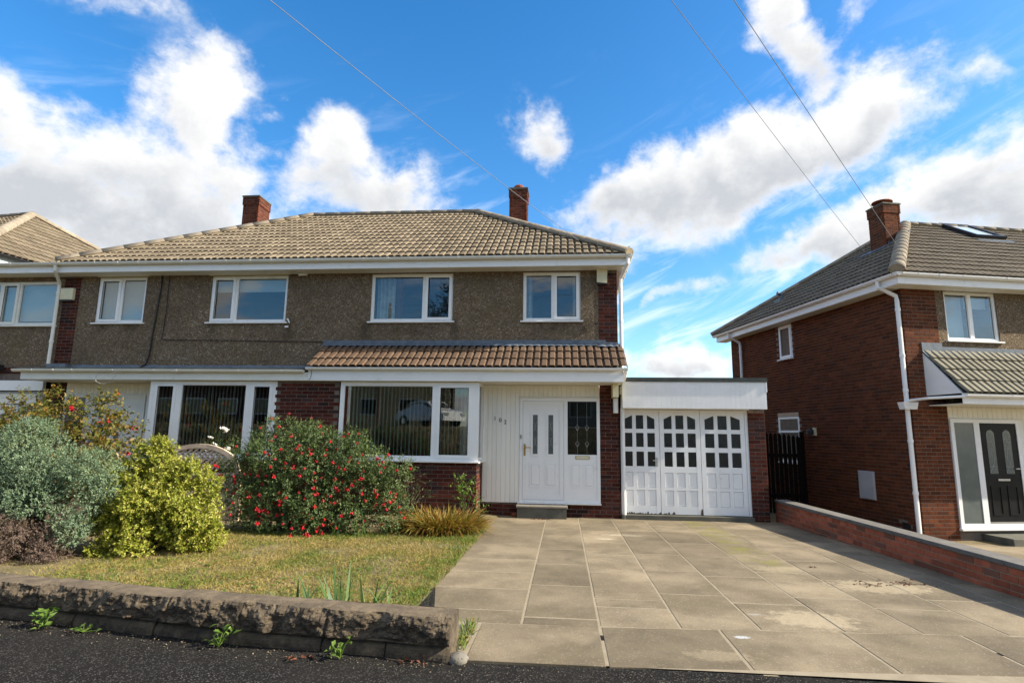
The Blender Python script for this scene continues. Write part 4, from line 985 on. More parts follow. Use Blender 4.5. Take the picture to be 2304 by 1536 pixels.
# canopy
MB().prism([(-.80, 2.82), (-.002, 2.82), (-.002, 3.58)], 'x', .385, 7.4).build('canopy_core', 'felt', rh)
MB().prism([(-.79, 2.80), (-.004, 2.80), (-.004, 3.66)], 'x', .352, .383).build('canopy_cheek', 'upvc_white', rh)
MB().box(.35, 7.4, -.80, -.782, 2.60, 2.80).build('canopy_fascia', 'upvc_white', rh)
MB().box(.36, 7.4, -.781, -.02, 2.595, 2.61).build('soffit', 'upvc_old', rh)
roof_slope(rh, (.36, -.87, 2.79), (1, 0, 0), (0, .83, .84), 6.9, 1.12, 'canopy_tile_green', cap=60, W=RW)
MB().grid(lambda u, v: (.34+6.9*u, -.16+.145*v, 3.555+.155*v+.02*(1-v)*abs(math.sin(u*6.9/.15*PI))), 180, 2).grid(lambda u, v: (.34+6.9*u, -.010, 3.715+.09*v), 30, 1).build('flashing', 'lead', rh)
MB().box(.34, .80, -.022, -.008, 3.70, 3.88).build('flashing', 'lead', rh)
gutter(rh, (.34, -.862, 2.77), (7.4, -.862, 2.77), (0, -1, 0), .052, .95, 'upvc_white')
downpipe(rh, [(.36, -.862, 2.735), (-.09, -.5, 2.71), (-.10, -.07, 2.69)], .026, name='waste_pipe')
# eaves
MB().box(-.345, 7.5, -.345, -.325, 4.995, 5.18).box(-.345, -.325, -.324, DEP+.3, 4.995, 5.18).build('fascia', 'upvc_white', rh)
MB().box(-.324, 7.5, -.324, -.01, 4.99, 5.005).box(-.324, -.012, -.009, DEP+.3, 4.99, 5.005).build('soffit', 'upvc_old', rh)
gutter(rh, (-.45, -.405, 5.20), (7.5, -.405, 5.20), (0, -1, 0), .060, .95, 'upvc_white')
gutter(rh, (-.405, -.45, 5.20), (-.405, DEP+.35, 5.20), (-1, 0, 0), .060, .95, 'upvc_white')
dp = downpipe(rh, [(-.405, .12, 5.15), (-.40, .12, 5.03), (-.10, .02, 4.83), (-.085, .02, 4.72), (-.085, .02, -.02)], .042, collars=[(-.085, .02, z) for z in (4.55, 3.6, 2.9, 1.9, .9)])
MB().prism([(-.21, 2.52), (.05, 2.52), (.09, 2.66), (-.25, 2.66)], 'y', -.075, .075).build('hopper', 'upvc_white', dp)
downpipe(rh, [(-.405, 6.3, 5.15), (-.40, 6.3, 5.05), (-.10, 6.2, 4.83), (-.085, 6.2, 4.72), (-.085, 6.2, -.3)], .040, collars=[(-.085, 6.2, z) for z in (4.55, 3.6)])
# roof
SR = math.hypot(3.85, 2.62)
MB().add([(-.37, -.37, 5.17), (7.5, -.37, 5.17), (7.5, DEP+.37, 5.17), (-.37, DEP+.37, 5.17), (3.45, 3.45, 7.78), (7.5, 3.45, 7.78)],
         [(0, 1, 5, 4), (1, 2, 5), (2, 3, 4, 5), (3, 0, 4), (3, 2, 1, 0)]).build('roof_deck', 'felt', rh)
sky_u, sky_s = (4.95, 6.0), (3.35, 4.35)
roof_slope(rh, (-.40, -.40, 5.20), (1, 0, 0), (0, 3.85, 2.62), 7.9, SR, 'roof_tile_grey', clips=[(-1, 3.85/SR, 0)], cap=150, W=RW)
roof_slope(rh, (-.40, DEP+.40, 5.20), (0, -1, 0), (3.85, 0, 2.62), DEP+.8, SR, 'roof_tile_grey', clips=[(-1, 3.85/SR, 0), (1, 3.85/SR, DEP+.8)], cap=90, W=RW)
ridge_line(rh, (-.42, -.42, 5.24), (3.47, 3.45, 7.87), 'ridge_tile', .15); ridge_line(rh, (-.42, DEP+.42, 5.24), (3.47, 3.47, 7.87), 'ridge_tile', .13); ridge_line(rh, (3.4, 3.45, 7.87), (7.5, 3.45, 7.87), 'ridge_tile', .12)
SD = Vector((0, 3.85, 2.62)).normalized(); SN = Vector((1, 0, 0)).cross(SD); sO = Vector((-.4, -.4, 5.2))
MS = Matrix(((1, SD.x, SN.x, sO.x), (0, SD.y, SN.y, sO.y), (0, SD.z, SN.z, sO.z), (0, 0, 0, 1)))
q = MB(); q.box(4.95, 5.85, 3.45, 3.53, .05, .15).box(4.95, 5.85, 4.67, 4.75, .05, .15).box(4.95, 5.03, 3.53, 4.67, .05, .15).box(5.77, 5.85, 3.53, 4.67, .05, .15)
sk = q.build('roof_window', 'dark_plastic', rh, M=MS)
MB().box(5.03, 5.77, 3.53, 4.67, .10, .11).build('pane', 'skylight_pane', sk, M=MS); MB().box(4.88, 5.92, 3.20, 3.44, .045, .06).build('flashing', 'lead', sk, M=MS)
ch = chimney(rh, 1.92, 2.38, 2.40, 2.95, 6.1, 8.02, 'tall brick chimney with a mushroom cowl', False, RW, 'brick_brown')
MB().lathe([(.06, 0), (.06, .11), (.25, .13), (.24, .155), (.12, .20), (0, .215)], 16, (2.16, 2.7, 7.98)).build('cowl', 'terracotta', ch)
q = MB()
for k in range(4): q.box(1.95+k*.13, 2.07+k*.13, 2.368, 2.382, 6.72+k*.09, 6.93+k*.09)
q.grid(lambda u, v: (1.70+.20*u, 2.25+.9*v, 6.68+.13*u+.03), 2, 4); q.grid(lambda u, v: (1.74+.75*u, 2.16+.2*v, 6.72+.51*u), 4, 1)
q.build('chimney_flashing', 'lead', ch)
MB().tube([(.75, 5.2, 5.9), (.75, 5.2, 6.18)], .05, 8).tube([(.75, 5.2, 6.17), (.62, 5.2, 6.2)], .06, 8).box(.6, .9, 5.05, 5.35, 5.86, 6.02).build('roof_vent', 'lead', rh)
# fittings of the side wall
mb_ = MB().bevbox(0, .46, -.045, -.009, 0, .60, .01).build('meter_box', 'meter_box', rh, M=T4(0, 1.60, .64, -PI/2))
MB().box(.03, .43, -.050, -.0455, .03, .57).build('meter_door', 'meter_box', mb_, M=T4(0, 1.60, .64, -PI/2))
bl = MB().box(0, .11, -.05, -.009, 0, .19).build('bulkhead_light', 'cream_plastic', rh, M=T4(0, 3.06, 2.0, -PI/2)); MB().lathe([(.0, .0), (.08, .0), (.08, .1), (.05, .15), (0, .16)], 12).build('lamp', 'dark_plastic', bl, M=T4(-.11, 3.06, 2.02))
MB().tube([(-.05, 2.45, -.35), (-.05, 2.45, .22)], .022, 8).build('gas_pipe', 'meter_box', rh)

# ---------------------------------------------------------------- boundary wall between the two driveways
bw_ = thing('boundary_wall', 'low red brick boundary wall with pale coping between the two driveways', 'wall', (4.35, 7.5, 0))
ang = math.atan2(-8.9, .50); MWB = T4(4.10, 11.90, 0, ang); L = 9.0
MB().box(0, L, .002, .205, -.6, .352).build('core', 'mortar_light', bw_, M=MWB)
st = []; brick_run(st, MWB, L, -.095, .345); brick_run(st, MWB @ T4(L, .207, 0, PI), 6, .045, .345)
lay_bricks(bw_, st, 'brick_red', cap=300)
k = 0; x = 0
while x < L:
    w = min(.61, L-x); MB().add(*(lambda m: (m.v, m.f))(MB().bevbox(x+.002, x+w-.002, -.022, .228, .354, .402, .006))).build('coping_stone', 'coping', bw_, M=MWB); x += .61

# ---------------------------------------------------------------- rough stone wall along the pavement
sw = thing('garden_wall', 'low rough stone garden wall between the lawn and the pavement', 'wall', (-3, 4.4, .11))
def on_wall(s):
    for (ax, ay), (bx, by) in zip(SWP, SWP[1:]):
        l = math.hypot(bx-ax, by-ay)
        if s <= l or (bx, by) == SWP[-1]:
            t = s/l; return Vector((ax+(bx-ax)*t, ay+(by-ay)*t, 0)), Vector(((bx-ax)/l, (by-ay)/l, 0))
        s -= l
SWL = sum(math.hypot(b[0]-a[0], b[1]-a[1]) for a, b in zip(SWP, SWP[1:]))
def wall_stone(s0, s1, za, zb, front, bulge, depth, seed, rough, nu=26, nv=10):
    """front face goes out from the wall line by `front`, bulging and chiselled; flat top and back"""
    vs = []; rows = nv+1
    def pt(s, o, z):
        p, t = on_wall(s); n = Vector((t.y, -t.x, 0)); return p + n*o + Vector((0, 0, z))
    for j in range(rows+2):
        for i in range(nu+1):
            u = i/nu; s = s0+(s1-s0)*u
            if j < rows:
                v = j/nv; z = za+(zb-za)*v
                e = min(1, min(u, 1-u)*60)*.25+.75
                prof = bulge*(math.sin(PI*min(1, v*.62+.22))**.8)
                d = mnoise.fractal((s*6+int(seed)//40*9, z*9, 3), .75, 2.1, 6)*rough + mnoise.noise((s*2.2+int(seed)//40*5, z*3, 4))*rough*.9 + mnoise.noise((seed*3.7, 1.5, 2.2))*.010
                o = front + prof*e + d*e*(1.0 if v > .02 else .4)
                o -= .034*max(0, (v-.45)/.55)**1.6
                if v > .96: o -= .012; z -= .004
            elif j == rows: o = front-depth*.35; z = zb + .006*mnoise.noise((s*5, seed, 1)) + .002
            else: o = front-depth; z = zb + .004*mnoise.noise((s*5, seed, 2))
            vs.append(pt(s, o, z + .004*mnoise.noise((s*4, seed, 9))))
    n = nu+1; fs = [(j*n+i, j*n+i+1, (j+1)*n+i+1, (j+1)*n+i) for j in range(rows+1) for i in range(nu)]
    o = len(vs); vs += [pt(s0, front-depth, za), pt(s1, front-depth, za)]
    top = (rows+1)*n; fs.append((top, top+nu, o+1, o))
    fs.append(tuple([j*n for j in range(rows+2)] + [o])[::-1]); fs.append(tuple([j*n+nu for j in range(rows+2)] + [o+1]))
    return MB().add(vs, fs)
s = 0; k = 0
while s < SWL-.05:
    w = random.uniform(.50, .66)
    if SWL-s-w < .35: w = SWL-s
    zt = .355 + .035*(s/SWL) + random.uniform(-.006, .006)
    wall_stone(s+.0015, s+w-.0015, .205, zt, .035, .035, .19, k, .034, 90, 22).build('stone', 'wall_stone', sw); s += w; k += 1
s = .2
while s < SWL-.05:
    w = random.uniform(.40, .85)
    if SWL-s-w < .3: w = SWL-s
    wall_stone(s+.005, s+w-.005, .06, .200+random.uniform(-.008, .004), .030+random.uniform(-.01, .012), .022, .2, k+40, .010, 30, 8).build('stone', 'wall_stone', sw); s += w; k += 1

# ---------------------------------------------------------------- gate and what lies behind the houses
gate = thing('garden_gate', 'dark picket gate in the shade between the garage and the brick house', 'gate', (5.2, 15.5, -.33))
for k in range(18):
    x = 4.16+k*.112
    top = 1.58+.09*math.sin((x-4.16)/1.9*PI)
    MB().prism([(x, -.28), (x+.084, -.28), (x+.084, top), (x+.042, top+.06), (x, top)], 'y', 15.50, 15.52).build('picket', 'dark_wood', gate)
for z in (.1, 1.1): MB().box(4.12, 6.05, 15.522, 15.56, z, z+.09).build('rail', 'dark_wood', gate)
for x in (4.03, 6.06): MB().box(x, x+.09, 15.49, 15.58, -.33, 1.75).build('post', 'dark_wood', gate)
rf = thing('rear_fence', 'dark board fence closing the passage behind the picket gate', 'fence', (4.8, 19.8, -.33))
for k in range(22):
    x = 3.2+k*.15; MB().box(x, x+.143, 19.8, 19.82, -.33, 1.5+random.uniform(-.01, .01)).build('board', 'dark_wood', rf)
for x in (3.3, 4.8, 6.3): MB().box(x, x+.09, 19.822, 19.9, -.33, 1.45).build('post', 'dark_wood', rf)

fh = thing('hipped_house', 'house with pale hipped tile roof behind the far left eaves', 'house', (-17, 16, .45), -.13)
FW = Matrix.Translation((-17, 16, .45)) @ Matrix.Rotation(-.13, 4, 'Z')
MB().box(-8, 3.5, -3.5, 3.5, -.5, 5.15).build('wall', 'lit_brick', fh)
MB().add([(-8, -3.9, 5.26), (3.85, -3.9, 5.26), (3.85, 3.9, 5.26), (-8, 3.9, 5.26), (-8, 0, 7.80), (0, 0, 7.80)], [(0, 1, 5, 4), (1, 2, 5), (2, 3, 4, 5), (3, 2, 1, 0)]).build('roof_deck', 'felt', fh)
SF = math.hypot(3.9, 2.53)
roof_slope(fh, (3.9, -3.95, 5.29), (0, 1, 0), (-3.9, 0, 2.53), 7.9, SF, 'roof_tile', clips=[(-1, 3.9/SF, 0), (1, 3.9/SF, 7.9)], cap=0, W=FW)
roof_slope(fh, (-8, -3.95, 5.29), (1, 0, 0), (0, 3.9, 2.53), 11.9, SF, 'roof_tile', clips=[(1, 3.9/SF, 11.9)], cap=0, W=FW)
for B in ((3.9, -3.92, 5.33), (3.9, 3.92, 5.33)): ridge_line(fh, B, (0, 0, 7.88), 'ridge_tile', .13)
ridge_line(fh, (-8, 0, 7.88), (.05, 0, 7.88), 'ridge_tile', .12)
MB().box(3.80, 3.82, -3.85, 3.85, 5.06, 5.25).box(-8, 3.82, -3.87, -3.85, 5.06, 5.25).build('fascia', 'upvc_white', fh)
MB().trough((3.93, -3.9, 5.28), (3.93, 3.9, 5.28), (1, 0, 0), .06).build('gutter', 'dark_plastic', fh)

# ---------------------------------------------------------------- across the street: what the window panes mirror
def plain_house(x0, x1, y0, y1, zb, wallmat, label, roofmat='roof_tile'):
    h = thing('opposite_house', label, 'house', ((x0+x1)/2, y1, zb))
    MB().box(x0, x1, y0, y1, zb-.5, zb+5).build('wall', wallmat, h)
    ym = (y0+y1)/2
    MB().add([(x0-.4, y0-.4, zb+5), (x1+.4, y0-.4, zb+5), (x1+.4, y1+.4, zb+5), (x0-.4, y1+.4, zb+5), (x0+3.5, ym, zb+7.5), (x1-3.5, ym, zb+7.5)],
             [(0, 1, 5, 4), (1, 2, 5), (2, 3, 4, 5), (3, 0, 4), (3, 2, 1, 0)]).build('roof', roofmat, h)
    n = int((x1-x0)/2.6)
    for k in range(n):
        for z in (.9, 3.5):
            c = x0+(k+.5)*(x1-x0)/n
            q = MB(); ring(q, c-.8, c+.8, zb+z, zb+z+1.2, .08, y1-.02, y1+.03); fr = q.build('window', 'upvc_white', h); MB().box(c-.72, c+.72, y1-.01, y1+.012, zb+z+.08, zb+z+1.12).build('pane', 'car_glass', fr)
    return h
plain_house(-15.5, -9.6, -26, -18.5, 1.95, 'cream_render', 'cream rendered house across the street, seen mirrored in the bay window')
plain_house(-6.8, 6, -26, -18.5, 1.95, 'grey_render', 'grey rendered house across the street, behind the mirrored hedge')
plain_house(-32, -19, -27, -19.5, 1.95, 'brick_dark', 'dark brick house across the street, behind the narrow trees')
car = thing('parked_car', 'white hatchback parked on the raised drive across the street', 'car', (-7.6, -10.2, 1.97))
prof = [(-2.05, .32), (-2.08, .62), (-1.95, .86), (-1.62, .95), (-1.05, 1.38), (-.3, 1.46), (.5, 1.40), (1.05, 1.0), (1.75, .86), (2.02, .66), (2.05, .32)]
cb_ = MB()
for i, (w0, sc) in enumerate(((-.85, .94), (-.70, 1.0))): pass
secs = [(-.86, .93), (-.78, 1.0), (.78, 1.0), (.86, .93)]
vs = [(x*(.985 if abs(o) > .8 else 1), o*(1 if z < .95 else .80), .32+(z-.32)*(s_ if z > .5 else 1)) for o, s_ in secs for x, z in prof]; n = len(prof)
cb_.add(vs, [(j*n+i, j*n+(i+1) % n, (j+1)*n+(i+1) % n, (j+1)*n+i) for j in range(3) for i in range(n)] + [tuple(range(n)), tuple(range(4*n-1, 3*n-1, -1))])
MC = T4(-7.6, -10.2, 1.97, math.radians(35))
body = cb_.build('body', 'car_white', car, M=MC, smooth=False)
g = MB()
for s_ in (-1, 1): g.prism([(-1.45, .98), (-1.0, 1.30), (-.28, 1.37), (.45, 1.32), (.86, 1.0)], 'y', s_*.705-.012, s_*.705+.012)
g.build('side_window', 'car_glass', car, M=MC)
MB().add([(1.02, -.62, 1.03), (1.02, .62, 1.03), (.56, .56, 1.36), (.56, -.56, 1.36)], [(0, 1, 2, 3)]).add([(-1.62, .62, 1.0), (-1.62, -.62, 1.0), (-1.14, -.56, 1.34), (-1.14, .56, 1.34)], [(0, 1, 2, 3)]).build('windscreen', 'car_glass', car, M=MC)
for x in (-1.3, 1.3):
    for s_ in (-1, 1):
        w = MB().tube([(x, s_*.70, .32), (x, s_*.88, .32)], .32, 18).build('wheel', 'tyre', car, M=MC); MB().tube([(x, s_*.80, .32), (x, s_*.885, .32)], .19, 12).build('rim', 'steel', w, M=MC)
for s_ in (-1, 1): MB().box(1.93, 2.07, s_*.62-.14, s_*.62+.14, .60, .74).build('headlight', 'steel', car, M=MC)

pole = thing('telegraph_pole', 'brown wooden telegraph pole across the street carrying the house cables', 'pole', (-10.3, -9.0, 1.5))
MB().tube([(-10.3, -9, 1.2), (-10.3, -9, 9.2)], [.14, .10], 12).build('shaft', 'bark', pole); MB().tube([(-10.3, -9, 8.9), (-10.3, -9, 9.0)], .16, 12).build('ring_head', 'steel', pole)
def overhead(label, end, via, sag):
    """service cable from the pole to a house"""
    E = Vector(end); Tp = Vector(via); pts = []
    for k in range(41):
        t = k/40; p = E.lerp(Tp, t); p.z -= sag*4*t*(1-t); pts.append(p)
    tag(MB().tube(pts, .0048, 6).build('overhead_cable', 'cable_grey'), label, 'cable', 'service cables crossing the sky')
def rhw(x, y, z): return tuple(RW @ Vector((x, y, z)))
overhead('left cable, sagging down across the blue sky to the roof of number 102', (.50, 12.4, 5.78), (-10.3, -9, 8.05), .45)
overhead('middle cable, ending on the dark roof slope below the brick house chimney', rhw(1.5, 2.6, 6.62), (-10.3, -9, 8.4), .2)
overhead('right cable, passing in front of the brick house chimney to its eaves', rhw(-.1, -.38, 5.42), (-10.3, -9, 9.0), .1)

# ---------------------------------------------------------------- planting
def np_mesh(name, V, Fc):
    """V (n,3), Fc (m,3) triangles"""
    me = bpy.data.meshes.new(name); n, m = len(V), len(Fc)
    me.vertices.add(n); me.vertices.foreach_set('co', np.ascontiguousarray(V, dtype=np.float32).ravel())
    me.loops.add(m*3); me.loops.foreach_set('vertex_index', np.ascontiguousarray(Fc, dtype=np.int32).ravel())
    me.polygons.add(m); me.polygons.foreach_set('loop_start', np.arange(0, m*3, 3, dtype=np.int32))
    me.update(calc_edges=True); return me
def unit(a): return a/np.maximum(np.linalg.norm(a, axis=-1, keepdims=True), 1e-9)
def leaves(P, D, Nn, L, Wd, fold=.25, curl=.15):
    """one folded leaf (4 triangles) per row: base P, direction D, face normal about Nn, length L, width Wd"""
    n = len(P); D = unit(D); S = unit(np.cross(D, Nn)); N = np.cross(S, D)
    L = np.broadcast_to(np.asarray(L, float), (n,))[:, None]; Wd = np.broadcast_to(np.asarray(Wd, float), (n,))[:, None]
    mid = P + D*L*.48 - N*Wd*fold*.6; a = P + D*L*.45 + S*Wd*.5 + N*Wd*fold*.4; b = P + D*L*.45 - S*Wd*.5 + N*Wd*fold*.4
    tip = P + D*L - N*L*curl
    V = np.stack([P, a, tip, b, mid], 1).reshape(-1, 3); o = (np.arange(n)*5)[:, None, None]
    Fc = (np.array([[0, 1, 4], [1, 2, 4], [2, 3, 4], [3, 0, 4]])[None] + o).reshape(-1, 3)
    return V, Fc
def rand_dir(n): return unit(rng.normal(size=(n, 3)))
def on_clumps(clumps, n, inner=.55, zmin=.03, hidden=.62):
    """points in the outer part of overlapping ellipsoid clumps, with outward direction; points buried deep in another clump are dropped"""
    C = np.array([c[0] for c in clumps], float); R = np.array([c[1] for c in clumps], float)
    w = (R[:, 0]*R[:, 1]+R[:, 1]*R[:, 2]+R[:, 0]*R[:, 2]); w /= w.sum()
    P = []; O = []; got = 0
    while got < n:
        k = rng.choice(len(clumps), size=n, p=w); d = rand_dir(n)
        lump = np.array([mnoise.noise((d[i, 0]*2.2+k[i]*7, d[i, 1]*2.2, d[i, 2]*2.2)) for i in range(n)])
        r = (inner+(1-inner)*rng.random(n)**.55)*(1+.28*lump)
        p = C[k]+d*R[k]*r[:, None]
        q = np.min(np.linalg.norm((p[:, None, :]-C[None])/R[None], axis=2), axis=1)
        ok = (p[:, 2] > zmin) & (q > hidden*(.6+.4*rng.random(n)))
        P.append(p[ok]); O.append(unit(d[ok]/R[k][ok])); got += ok.sum()
    return np.concatenate(P)[:n], np.concatenate(O)[:n]
def sprigs(clumps, nspr, per, twig, L, Wd, up=.35, spread=.9, inner=.55, hidden=.62, jit=.35, zmin=.03, fold=.25, curl=.15, taper=True):
    P, O = on_clumps(clumps, nspr, inner, zmin, hidden)
    T = unit(O + np.array([0, 0, up]) + rng.normal(size=O.shape)*jit)
    t = np.tile(np.linspace(0, 1, per), nspr); B = np.repeat(P, per, 0) + np.repeat(T, per, 0)*(t*twig)[:, None]
    side = unit(np.cross(np.repeat(T, per, 0), rand_dir(nspr*per)))
    D = np.repeat(T, per, 0)*(.35+.5*t)[:, None] + side*spread + rng.normal(size=B.shape)*.15
    N = unit(np.repeat(T, per, 0) + rng.normal(size=B.shape)*.5 + np.array([0, 0, .5]))
    n = len(B); l = L*rng.uniform(.65, 1.2, n)*((1.15-.45*t) if taper else 1)
    return leaves(B, D, N, l, Wd/L*l, fold, curl), (P, O, T)
def lumps(clumps, n, k, squash=.85):
    """break each clump into smaller lumps standing on its surface, so that light and dark pockets form between them"""
    out = []
    for c, R in clumps:
        c = np.array(c); R = np.array(R); m = max(3, int(n*(R.mean()/.4)**1.3))
        for i in range(m):
            d = rand_dir(1)[0]; d[1] = -abs(d[1]) if random.random() < .7 else d[1]; q = k*R.mean()*random.uniform(.75, 1.25)
            out.append((tuple(c+d*R*.74), (q, q, q*squash)))
        out.append((tuple(c), tuple(R*.62)))
    return out
def blades(P, D, L, Wd, bend, seg=4):
    """strap leaves that arch over under their weight"""
    n = len(P); D = unit(D); Dh = D*np.array([1, 1, 0]); S = unit(np.cross(D, np.array([0, 0, 1.0])) + rng.normal(size=(n, 3))*.25)
    V = []; L = np.asarray(L)[:, None]; Wd = np.broadcast_to(np.asarray(Wd), (n,))[:, None]; bend = np.asarray(bend)[:, None]
    for k in range(seg+1):
        t = k/seg; c = P + D*L*t + (unit(Dh)*.35*np.array([1, 1, 0]) - np.array([0, 0, 1.0]))*bend*L*t**2.2
        w = Wd*.5*(1-t**2.5)*(.55+.45*min(1, t*5))
        V += [c+S*w, c-S*w] if k < seg else [c]
    m = 2*seg+1; V = np.stack(V, 1).reshape(-1, 3); f = []
    for k in range(seg-1): f += [[2*k, 2*k+1, 2*k+2], [2*k+1, 2*k+3, 2*k+2]]
    f += [[2*seg-2, 2*seg-1, 2*seg]]
    Fc = (np.array(f)[None] + (np.arange(n)*m)[:, None, None]).reshape(-1, 3)
    return V, Fc
def part_np(name, VF, mat, parent, kind=None):
    if name == 'leaf_tuft': kind = 'stuff'
    V, Fc = VF; return link(name, np_mesh(name, V-np.array(ORG[parent]), Fc), mat, parent, kind=kind)
def stems(parent, base, clumps, n, r0=.016, spread=.12, name='branch', mat='bark'):
    mb = MB()
    for k in range(n):
        c, R = clumps[k % len(clumps)]; d = rand_dir(1)[0]*np.array(R)*.6
        e = np.array(c)+d; b = np.array(base)+np.array([random.uniform(-spread, spread), random.uniform(-spread, spread), 0])
        m = (b+e)/2 + rng.normal(size=3)*.07; m[2] += .08
        mb.tube([b, b*.5+m*.5, m, m*.4+e*.6, e], [r0, r0*.85, r0*.65, r0*.45, r0*.2], 6)
    return mb.build(name, mat, parent)

# grey-green juniper
JC = [((-6.45, 6.75, 1.30), (.42, .40, .42)), ((-6.95, 6.9, 1.05), (.62, .5, .42)), ((-6.0, 6.7, .98), (.52, .46, .36)), ((-6.5, 6.5, .88), (.62, .42, .34)), ((-5.66, 6.75, .82), (.32, .36, .26)),
      ((-7.5, 7.0, .8), (.6, .5, .5)), ((-5.78, 6.5, .42), (.34, .30, .24)), ((-6.6, 6.75, 1.52), (.22, .22, .26)), ((-7.15, 6.45, .62), (.4, .3, .28)), ((-6.75, 6.35, .55), (.20, .16, .14)), ((-6.2, 6.55, .72), (.3, .3, .25))]
jun = thing('juniper_bush', 'grey-green juniper bush at the left end of the lawn', 'bush', (-6.5, 6.7, .07))
stems(jun, (-6.5, 6.8, .05), JC, 24, .024)
VF, _ = sprigs(lumps(JC, 6, .46), 11500, 11, .07, .025, .011, .45, .55, .5, .66, .4, fold=.3)
part_np('foliage', VF, 'juniper', jun)
# browned conifer beneath it
DC = [((-6.25, 6.15, .36), (.46, .36, .34)), ((-6.75, 6.2, .30), (.5, .36, .36)), ((-5.85, 6.25, .20), (.34, .28, .22)), ((-6.35, 5.95, .15), (.5, .25, .20)), ((-7.3, 6.3, .3), (.45, .4, .35)), ((-5.95, 6.5, .34), (.36, .3, .30))]
dead = thing('dead_conifer', 'browned dead conifer under the grey-green juniper bush', 'bush', (-6.4, 6.1, .08))
stems(dead, (-6.4, 6.25, .05), DC, 24, .014, .3)
VF, _ = sprigs(lumps(DC, 8, .36), 5600, 11, .065, .024, .010, .25, .6, .45, .62, .5, fold=.3)
part_np('foliage', VF, 'dead_conifer', dead)
# golden variegated shrub
GC = [((-4.62, 7.1, .34), (.34, .34, .26)), ((-5.75, 7.0, .62), (.30, .32, .26)), ((-4.75, 7.2, .98), (.28, .32, .22)), ((-5.40, 7.3, 1.06), (.38, .38, .30)), ((-5.58, 7.15, .80), (.42, .42, .32)), ((-4.90, 7.2, .76), (.44, .42, .30)), ((-5.15, 6.95, .62), (.52, .40, .30)), ((-4.62, 7.15, .56), (.33, .38, .30)), ((-5.42, 7.3, 1.34), (.20, .24, .20)),
      ((-5.65, 6.9, .40), (.30, .3, .22)), ((-4.75, 7.05, .28), (.40, .34, .20)), ((-5.2, 6.78, .30), (.34, .26, .20)), ((-5.22, 7.2, 1.2), (.2, .24, .16)), ((-5.5, 6.62, .16), (.18, .16, .14)), ((-5.05, 6.6, .14), (.2, .16, .12))]
gold = thing('golden_shrub', 'bright yellow-green variegated shrub between the juniper and the red-flowered bush', 'bush', (-5.1, 7.1, .06))
stems(gold, (-5.1, 7.2, .05), GC, 26, .018)
VF, _ = sprigs(lumps(GC, 8, .42), 5000, 9, .07, .044, .025, .5, .75, .55, .68, .35, fold=.22)
part_np('foliage', VF, 'golden', gold)
# fuchsia in flower
FC = [((-5.15, 8.9, .7), (.36, .36, .36)), ((-2.62, 8.9, .9), (.34, .34, .28)), ((-2.7, 8.8, .4), (.4, .34, .3)), ((-3.55, 9.0, 1.38), (.5, .34, .22)), ((-4.45, 9.0, 1.25), (.62, .5, .45)), ((-3.75, 9.0, 1.12), (.68, .5, .42)), ((-4.95, 8.95, .92), (.45, .42, .42)), ((-3.15, 9.0, .98), (.55, .45, .40)), ((-4.0, 8.8, .78), (.75, .42, .42)), ((-4.7, 8.75, .55), (.5, .38, .38)),
      ((-3.3, 8.8, .62), (.58, .40, .36)), ((-2.75, 8.95, .72), (.34, .36, .32)), ((-4.75, 9.05, 1.62), (.24, .24, .18)), ((-4.2, 9.05, 1.60), (.30, .24, .20)), ((-3.35, 9.05, 1.42), (.34, .26, .16)), ((-3.9, 8.65, .36), (.8, .3, .26)), ((-3.0, 8.8, .35), (.4, .3, .26)), ((-5.1, 8.9, 1.2), (.22, .24, .2))]
fu = thing('fuchsia_bush', 'large dark green fuchsia bush covered in hanging red flowers', 'bush', (-3.9, 8.9, .04))
stems(fu, (-3.9, 9.0, .02), FC, 60, .016, .45)
FC += [((-4.3, 8.7, .22), (.6, .3, .2)), ((-3.6, 8.65, .2), (.6, .3, .2)), ((-4.95, 8.75, .25), (.4, .3, .22))]
VF, (FP, FO, FT) = sprigs(lumps(FC, 7, .44), 8200, 8, .10, .036, .021, .35, .85, .5, .62, .5, fold=.2)
part_np('foliage', VF, 'fuchsia_leaf', fu)
def flower_geo():
    mb = MB()
    mb.lathe([(.002, .0), (.006, -.012), (.008, -.024)], 6)
    for k in range(4):
        a = k*PI/2; c, s = math.cos(a), math.sin(a)
        mb.add([(.005*c-.006*s, .005*s+.006*c, -.02), (.005*c+.006*s, .005*s-.006*c, -.02), (.028*c+.004*s, .028*s-.004*c, -.042), (.034*c, .034*s, -.034), (.028*c-.004*s, .028*s+.004*c, -.042)], [(0, 1, 2, 3, 4)])
    mb.lathe([(.010, -.024), (.016, -.036), (.014, -.052)], 6)
    return mb
fm = flower_geo().mesh('flower'); fm.materials.append(MATS['flower_red'])
camv = np.array(CAM); vis = ((FO*unit(camv-FP)).sum(1) > -.1) & (FP[:, 2] > .15) & (FP[:, 1] < 9.35)
idx = np.nonzero(vis)[0]; rng.shuffle(idx); kf = 0
wgt = np.array([mnoise.noise((FP[i, 0]*2.6, FP[i, 1]*2.6, FP[i, 2]*2.6)) for i in idx])
for i, w in zip(idx, wgt):
    if w < .02 and rng.random() < .8: continue
    p = FP[i]+FT[i]*.10+FO[i]*.035
    o = piece('flower', fm, fu, tuple(p), (random.uniform(-.5, .5), random.uniform(-.5, .5), random.uniform(0, 6)))
    k_ = random.uniform(.65, 1.15); o.scale = (k_, k_, k_*1.1); kf += 1
    if kf >= 298: break
